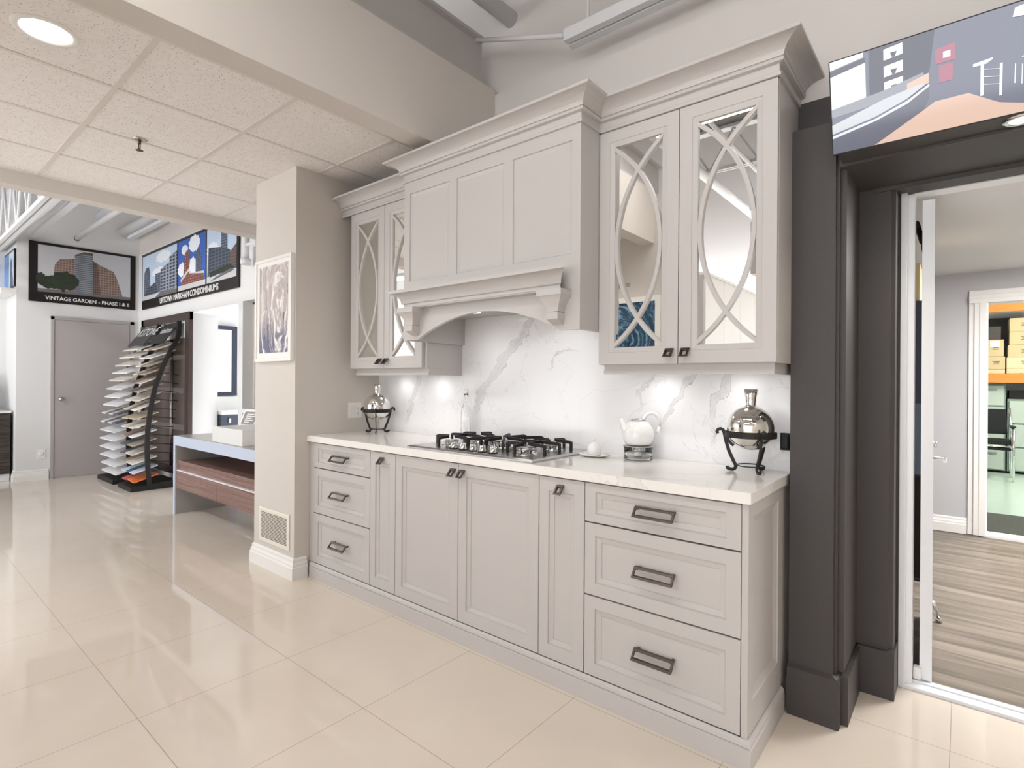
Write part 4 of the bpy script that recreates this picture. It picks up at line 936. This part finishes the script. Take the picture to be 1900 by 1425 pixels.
for z0, z1 in ((1.57, 1.63), (1.15, 1.22), (.69, .76)): MB().box(fx0 + .09, fx1 - .12, 2.557, 2.586, z0, z1).build('silver_band', 'steel', t)
MB().tube([(-7.82, 2.556, .22), (-7.82, 2.556, 1.84)], .022, 14).build('upright', 'steel', t)

# ------------------------------------------------------------------ display counter
t = thing('display_counter', 'low counter with a grey stone top and two wood drawers behind the pier', 'counter', (-5.0, 2.25, 0))
ix0, ix1, iy0, iy1 = -6.0, -4.05, 1.98, 2.5
MB().box(ix0, ix1, iy0 + .012, iy1, .68, .772).build('top', 'island_top', t)
MB().box(ix0, ix1, iy0, iy0 + .012, .68, .772).build('front_edge', 'island_edge', t)
MB().box(ix0, ix0 + .045, iy0, iy0 + .012, 0, .68).build('leg_edge', 'island_edge', t)
MB().box(ix0, ix0 + .045, iy0 + .012, iy1, 0, .68).build('side_panel', 'island_top', t)
MB().box(ix1 - .045, ix1, iy0, iy1, 0, .68).build('side_panel', 'island_top', t)
MB().box(ix0 + .046, ix1 - .046, iy1 - .03, iy1 - .005, .26, .68).build('back_panel', 'zebra_wood', t)
MB().box(ix0 + .046, ix1 - .046, iy0 + .05, iy1 - .03, .50, .52).build('shelf', 'zebra_wood', t)
MB().box(ix0 + .046, ix1 - .046, iy0 + .03, iy0 + .05, .44, .53).build('lip', 'zebra_wood', t)
for x0, x1 in ((ix0 + .047, -5.01), (-5.006, ix1 - .047)):
    d = MB().box(x0, x1, iy0 + .012, iy0 + .03, .262, .432).build('drawer', 'zebra_wood', t)
    MB().box(x0, x1, iy0 + .006, iy0 + .03, .433, .44).build('edge_pull', 'white_enamel', d)
t = thing('basin', 'white rectangular basin standing on the low display counter', 'basin', (-4.9, 2.24, .773))
b = MB(); f_ = lambda a, y, d: (a, y, d)
b.ringpanel([(-5.2, -4.6, 2.03, 2.44, .773), (-5.2, -4.6, 2.03, 2.44, .905), (-5.18, -4.62, 2.05, 2.42, .905), (-5.16, -4.64, 2.07, 2.40, .81)], f_)
b.build('bowl', 'white_ceramic', t); MB().box(-5.2, -4.6, 2.031, 2.44, .8, .803)
MB().lathe([(.022, .811), (.02, .815), (.001, .816)], -4.9, 2.24, 18).build('drain', 'chrome', t)
t = thing('framed_sign', 'small white framed sign on a little easel behind the white basin', 'sign', (-5.45, 2.45, .773))
so = Vector((-5.62, 2.44, .86)); su = Vector((.28, .03, .0)); sv = Vector((.02, .06, .17))
n = su.cross(sv).normalized()
b = MB(); cc = lambda m_, d: [so + su * m_ + sv * m_ * 1.4 + n * d, so + su * (1 - m_) + sv * m_ * 1.4 + n * d, so + su * (1 - m_) + sv * (1 - m_ * 1.4) + n * d, so + su * m_ + sv * (1 - m_ * 1.4) + n * d]
b.loft([cc(0, -.012), cc(0, .004), cc(.1, .004), cc(.1, -.004)]); b.build('frame', 'trim_white', t)
mat('sign_face', (150, 140, 134), .6, noise=.3, nscale=60)
picture('face', so + su * .1 + sv * .14 - n * .003, su * .8, sv * .72, [('sign_face', R(0, 0, 1, 1))] + [('text_white', [(.15, v), (.15 + w, v), (.15 + w, v + .07), (.15, v + .07)]) for v, w in ((.78, .6), (.62, .7), (.46, .5), (.3, .65), (.14, .4))], t)
for u in (.2, .8): MB().tube([so + su * u + n * .0, so + su * u + Vector((-.02 if u < .5 else .02, -.05, -.086))], .006, 6).build('easel_leg', 'trim_white', t)

# passage: mirror, vanity
t = thing('wall_mirror', 'dark framed mirror on the wall inside the passage', 'mirror', (-7.59, 3.1, 1.1))
XP = -7.6; SIDEX = lambda a, z, d: (d, a, z)
b = MB().ringpanel([(2.95, 3.262, 1.115, 2.045, XP + .005), (2.95, 3.262, 1.115, 2.045, XP + .035), (3.0, 3.2, 1.165, 1.995, XP + .035), (3.0, 3.2, 1.165, 1.995, XP + .02)], SIDEX); b.build('frame', 'navy', t)
mat('mirror_pale', (206, 212, 216), .15, .0, spec=.8)
MB().box(XP + .018, XP + .021, 3.0, 3.2, 1.165, 1.995).build('glass', 'mirror_glass', t)
t = thing('vanity', 'dark navy vanity with a white top inside the passage', 'cabinet', (-7.45, 3.2, 0))
MB().box(-7.59, -7.25, 2.935, 3.6, .1, .88).build('body', 'navy', t); MB().box(-7.59, -7.22, 2.93, 3.62, .88, .93).build('top', 'white_ceramic', t)
MB().box(-7.59, -7.56, 2.93, 3.62, .93, 1.1).build('upstand', 'white_ceramic', t)
MB().box(-7.25, -7.235, 3.02, 3.05, .77, .83).build('handle', 'steel', t)
# niche: leaning slab, lower recess
mat('slab_dark', (64, 56, 50), .3, noise=.7, nscale=14)
t = thing('leaning_slab', 'dark stone sample slab leaning in the niche beside the pier', 'slab', (-5.2, 2.9, 1.022))
MB().loft([[(-5.55, 2.78, 1.024), (-4.6, 2.78, 1.024), (-4.6, 2.98, 1.74), (-5.55, 2.98, 1.74)], [(-5.55, 2.75, 1.03), (-4.6, 2.75, 1.03), (-4.6, 2.95, 1.748), (-5.55, 2.95, 1.748)]]).build('slab', 'slab_dark', t)
MB().loft([[(-5.62, 2.745, 1.023), (-5.55, 2.745, 1.023), (-5.55, 2.945, 1.745), (-5.62, 2.945, 1.745)], [(-5.62, 2.79, 1.023), (-5.55, 2.79, 1.023), (-5.55, 2.99, 1.745), (-5.62, 2.99, 1.745)]]).build('edge', 'black', t)
tag(MB().box(-5.87, -4.0, 2.985, 2.998, .79, .972).build('mosaic_tile', 'tile_mosaic', base=(-5, 2.99, .79)), 'reddish mosaic tile sample strip under the niche', 'tile sample')
tag(MB().box(-5.87, -4.0, 2.705, 2.98, .72, .785).build('niche_counter', 'white_ceramic', base=(-5, 2.8, .72)), 'white counter slab under the niche beside the pier', 'counter')

# far left base cabinet with glassware
t = thing('dark_cabinet', 'dark grained base cabinet at the left edge of the far showroom', 'cabinet', (-9.7, .6, 0))
MB().box(-9.98, -9.4, -.8, 1.23, .1, .88).build('body', 'wenge', t); MB().box(-9.98, -9.38, -.8, 1.235, .88, .905).build('top', 'white_ceramic', t); MB().box(-9.98, -9.44, -.8, 1.23, .002, .1).build('plinth', 'white_enamel', t)
mat('slab_silver', (196, 192, 190), .25, noise=.5, nscale=18)
for y, c, lab in ((1.0, 'slab_silver', 'silvery stone slab leaning on the dark base cabinet'), (.7, 'slab_dark', 'dark stone slab leaning on the dark base cabinet')):
    tag(MB().loft([[(-9.62, y - .12, .906), (-9.60, y - .12, .906), (-9.60, y + .12, .906), (-9.62, y + .12, .906)], [(-9.86, y - .12, 1.36), (-9.84, y - .12, 1.36), (-9.84, y + .12, 1.36), (-9.86, y + .12, 1.36)]]).build('stone_sample', c, base=(-9.6, y, .906)), lab, 'slab')
tag(MB().box(-10.0, -9.28, 1.12, 1.258, 2.40, 2.47).build('ledge', 'trim_white', base=(-9.6, 1.2, 2.4)), 'white ledge under the tower poster at the left edge', 'ledge')

# pipes over the far showroom
tag(MB().tube([(-11, 1.185, 3.1), (-5.172, 1.185, 3.1)], .066, 20).build('duct_pipe', 'steel_paint', base=(-7.5, 1.185, 3.1)), 'thick white pipe running over the far showroom', 'pipe')
t = thing('sprinkler_pipe', 'thin white pipe with a dark capped end above the brown poster', 'pipe', (-7.2, 1.83, 3.2))
MB().tube([(-9.1, 1.84, 3.2), (-5.1, 1.8, 3.2)], .032, 14).build('tube', 'steel_paint', t); MB().tube([(-9.12, 1.84, 3.2), (-9.1, 1.84, 3.2)], .036, 14).build('cap', 'black_iron', t)
tag(MB().box(-9.25, -5.172, 1.36, 1.43, 3.13, 3.17).build('channel_rail', 'steel_paint', base=(-7, 1.4, 3.13)), 'white channel rail beside the thick white pipe', 'rail')
tag(MB().tube([(-8.9, 2.05, 3.5), (-7.2, 2.02, 3.45), (-6.4, 2.02, 3.45), (-6.1, 2.02, 3.6), (-6.05, 2.02, 4.1)], .07, 14).build('flex_duct', 'steel_paint', base=(-7.2, 2.03, 3.45)), 'short white duct over the brown poster, nearer the corner', 'duct')
tag(MB().box(-8.7, -6.0, 2.30, 2.36, 3.22, 3.26).build('ceiling_rail', 'steel_paint', base=(-7.3, 2.33, 3.22)), 'white ceiling rail near the showroom corner', 'rail')
tag(MB().tube([(-9.258, 2.4, 3.42), (-8.3, 2.4, 3.42), (-7.9, 2.42, 3.46)], .07, 16).build('corner_duct', 'steel_paint', base=(-8.3, 2.4, 3.42)), 'rounded white duct end in the showroom corner', 'duct')
t = thing('valve_pipe', 'white vertical sprinkler pipe with a side gauge in front of the wide poster', 'pipe', (-5.62, 2.5, 2.5))
MB().tube([(-5.62, 2.5, 2.52), (-5.62, 2.5, 3.2)], .035, 14).build('tube', 'steel_paint', t)
MB().tube([(-5.62, 2.5, 2.5), (-5.62, 2.5, 2.56)], .05, 14).build('fitting', 'steel_paint', t)
MB().tube([(-5.62, 2.5, 2.70), (-5.40, 2.5, 2.69)], .02, 10).build('branch', 'steel_paint', t); MB().tube([(-5.39, 2.47, 2.69), (-5.39, 2.53, 2.69)], .045, 16).build('gauge', 'steel_paint', t)

# ------------------------------------------------------------------ storage room seen through the doorway
t = thing('pallet_rack', 'pallet rack with orange beams in the storage room', 'shelf', (.9, 11.2, 0))
MB().box(.1, 1.9, 10.95, 11.02, 2.43, 2.575).build('beam', 'orange_beam', t); MB().box(.1, 1.9, 10.95, 11.02, 1.365, 1.50).build('beam', 'orange_beam', t)
MB().box(.1, 1.9, 11.02, 11.9, 1.47, 1.5).build('deck', 'charcoal_wood', t); MB().box(.1, 1.9, 11.02, 11.9, 2.54, 2.57).build('deck', 'charcoal_wood', t); MB().box(.1, 1.9, 11.88, 11.93, 1.5, 2.42).build('back_panel', 'charcoal_wood', t)
for x in (.06, 1.92): MB().box(x - .04, x + .04, 10.96, 11.04, 0, 3.3).build('upright', 'slate_blue', t)
bxs = [(.29, .49, 1.502, 1.565, 'cardboard_pale', 'flat pale carton at the left of the lower orange beam'), (.29, .49, 1.567, 1.76, 'cardboard', 'carton second from the bottom of the left stack'), (.29, .475, 1.762, 2.02, 'cardboard', 'tall carton with a white label on the left stack'), (.30, .44, 2.022, 2.22, 'charcoal_wood', 'dark box on top of the left carton stack'),
       (.505, .9, 1.502, 1.58, 'cardboard_pale', 'flat pale carton under the right stack'), (.505, .92, 1.582, 1.745, 'cardboard_pale', 'wide pale carton second from the bottom of the right stack'), (.52, .9, 1.747, 1.93, 'cardboard', 'carton third from the bottom of the right stack'), (.535, .88, 1.932, 2.13, 'cardboard', 'carton second from the top of the right stack'), (.535, .88, 2.132, 2.335, 'cardboard', 'topmost carton of the right stack')]
for x0, x1, z0, z1, m_, lab in bxs:
    t = thing('carton', lab + ' in the storage room' if len(lab.split()) < 12 else lab, 'box', ((x0 + x1) / 2, 11.2, z0), 'cartons on the storage shelf')
    o = MB().box(x0, x1, 11.05, 11.45, z0, z1).build('box', m_, t, bevel=.006)
    if z1 - z0 > .1 and m_ != 'charcoal_wood':
        zc_ = (z0 + z1) / 2; b = MB()
        for q, w in ((.02, .09), (0, .06), (-.02, .08)): b.box((x0 + x1) / 2 - w / 2, (x0 + x1) / 2 + w / 2, 11.047, 11.0495, zc_ + q, zc_ + q + .008)
        tag(b.build('print', 'ink', t), kind='stuff')
    if 'white label' in lab: MB().box(x0 + .03, x0 + .14, 11.046, 11.0495, 1.91, 2.0).build('sticker', 'white_plastic', t)
tag(MB().box(.3, .62, 11.05, 11.4, 2.578, 2.66).build('carton', 'cardboard_pale', base=(.46, 11.2, 2.578)), 'carton on the upper orange beam, partly hidden by the door casing', 'box', 'cartons on the storage shelf')
for k, (x0, x1, lab) in enumerate(((.12, .50, 'pale green steel filing cabinet at the left under the orange beam'), (.52, 1.4, 'wide pale green steel filing cabinet right of the narrow one'))):
    t = thing('filing_cabinet', lab, 'cabinet', ((x0 + x1) / 2, 11.3, 0)); top = 1.35 if k == 0 else 1.12
    MB().box(x0, x1, 11.08, 11.7, .03, top).build('body', 'file_edge', t); nz = 4 if k == 0 else 3
    for i in range(nz):
        z0 = .05 + i * (top - .06) / nz; z1 = z0 + (top - .06) / nz - .02
        d = MB().box(x0 + .02, x1 - .02, 11.06, 11.08, z0, z1).build('drawer', 'file_cabinet', t, bevel=.004)
        MB().box((x0 + x1) / 2 - .09, (x0 + x1) / 2 + .09, 11.045, 11.06, z1 - .07, z1 - .045).build('handle', 'file_edge', d)
tag(MB().box(.54, 1.4, 11.1, 11.6, 1.122, 1.25).build('black_case', 'black', base=(.9, 11.3, 1.122)), 'long black case lying on the wide filing cabinet', 'case')
t = thing('office_chair', 'black padded chair with a chrome tube frame in front of the filing cabinets', 'chair', (.33, 10.4, 0))
y0 = 10.2
MB().loft([[(.02, y0 + .33, .62), (.50, y0 + .33, .62), (.50, y0 + .37, .62), (.02, y0 + .37, .62)], [(.02, y0 + .40, .98), (.48, y0 + .40, .98), (.48, y0 + .44, .98), (.02, y0 + .44, .98)]]).build('backrest', 'black_fabric', t, bevel=.01)
MB().box(.0, .52, y0 - .08, y0 + .36, .50, .56).build('seat', 'black_fabric', t, bevel=.012)
MB().box(.02, .52, y0 - .06, y0 + .34, .42, .455).build('under_seat', 'black_fabric', t, bevel=.01)
for x in (-.02, .54):
    b = MB().tube([(x, y0 - .1, .0), (x, y0 - .1, .72), (x, y0 + .3, .72)], .014, 10); b.build('front_leg', 'chrome', t)
    MB().tube([(x, y0 + .38, 0), (x, y0 + .38, .62), (x - .02, y0 + .43, 1.0)], .014, 10).build('rear_leg', 'chrome', t)
    MB().box(x - .025, x + .025, y0 - .08, y0 + .3, .735, .76).build('armrest', 'black', t, bevel=.006)
    MB().tube([(x, y0 - .1, .47), (x, y0 + .38, .47)], .010, 8).build('side_rail', 'chrome', t)
MB().tube([(-.02, y0 - .1, .48), (.54, y0 - .1, .48)], .010, 8).build('cross_rail', 'chrome', t)
tag(MB().box(.18, 1.1, 6.56, 7.5, -.003, .006).build('floor_mat', 'rubber_mat', base=(.6, 7, 0)), 'dark ribbed rubber mat inside the storage doorway', 'mat')
# things glimpsed between the frame and the open door
t = thing('tall_cabinet', 'tall dark navy cabinet glimpsed between the white frame and the open door', 'cabinet', (-.5, 4.9, 0))
MB().box(-.9, -.2, 4.6, 5.2, 0, 1.9).build('body', 'navy', t); MB().box(-.9, -.2, 4.58, 4.6, .72, 1.2).build('front_panel', 'slate_blue', t); MB().box(-.9, -.2, 4.585, 4.6, .02, .7).build('lower_panel', 'black', t)
tag(MB().box(-.8, -.23, 4.62, 5.0, 1.902, 2.16).build('carton', 'cardboard', base=(-.5, 4.8, 1.902)), 'carton on the dark navy cabinet behind the open white door', 'box')

# ------------------------------------------------------------------ things the mirrors show
t = thing('blue_painting', 'blue swirling painting in a white frame, seen in a mirrored door', 'painting', (-2.6, -.41, 1.3))
b = MB().ringpanel([(-3.0, -2.2, 1.25, 2.16, -.419), (-3.0, -2.2, 1.25, 2.16, -.385), (-2.95, -2.25, 1.3, 2.11, -.385), (-2.95, -2.25, 1.3, 2.11, -.4)], FRONT); b.build('frame', 'trim_white', t)
MB().box(-2.95, -2.25, -.402, -.398, 1.3, 2.11).build('canvas', 'abstract_blue', t)
t = thing('tall_white_cabinet', 'tall white panelled cabinet reflected in a mirrored door', 'cabinet', (-1.9, -1.4, 0))
MB().box(-2.0, -1.81, -2.45, -.425, .002, 2.31).build('body', 'cabinet_paint', t)
for k in range(4): MB().box(-1.81, -1.79, -2.44 + k * .5, -2.44 + k * .5 + .495, .1, 2.31).build('door', 'trim_white', t)
MB().box(-2.0, -1.776, -2.45, -.425, 2.31, 2.335).build('top', 'trim_white', t)
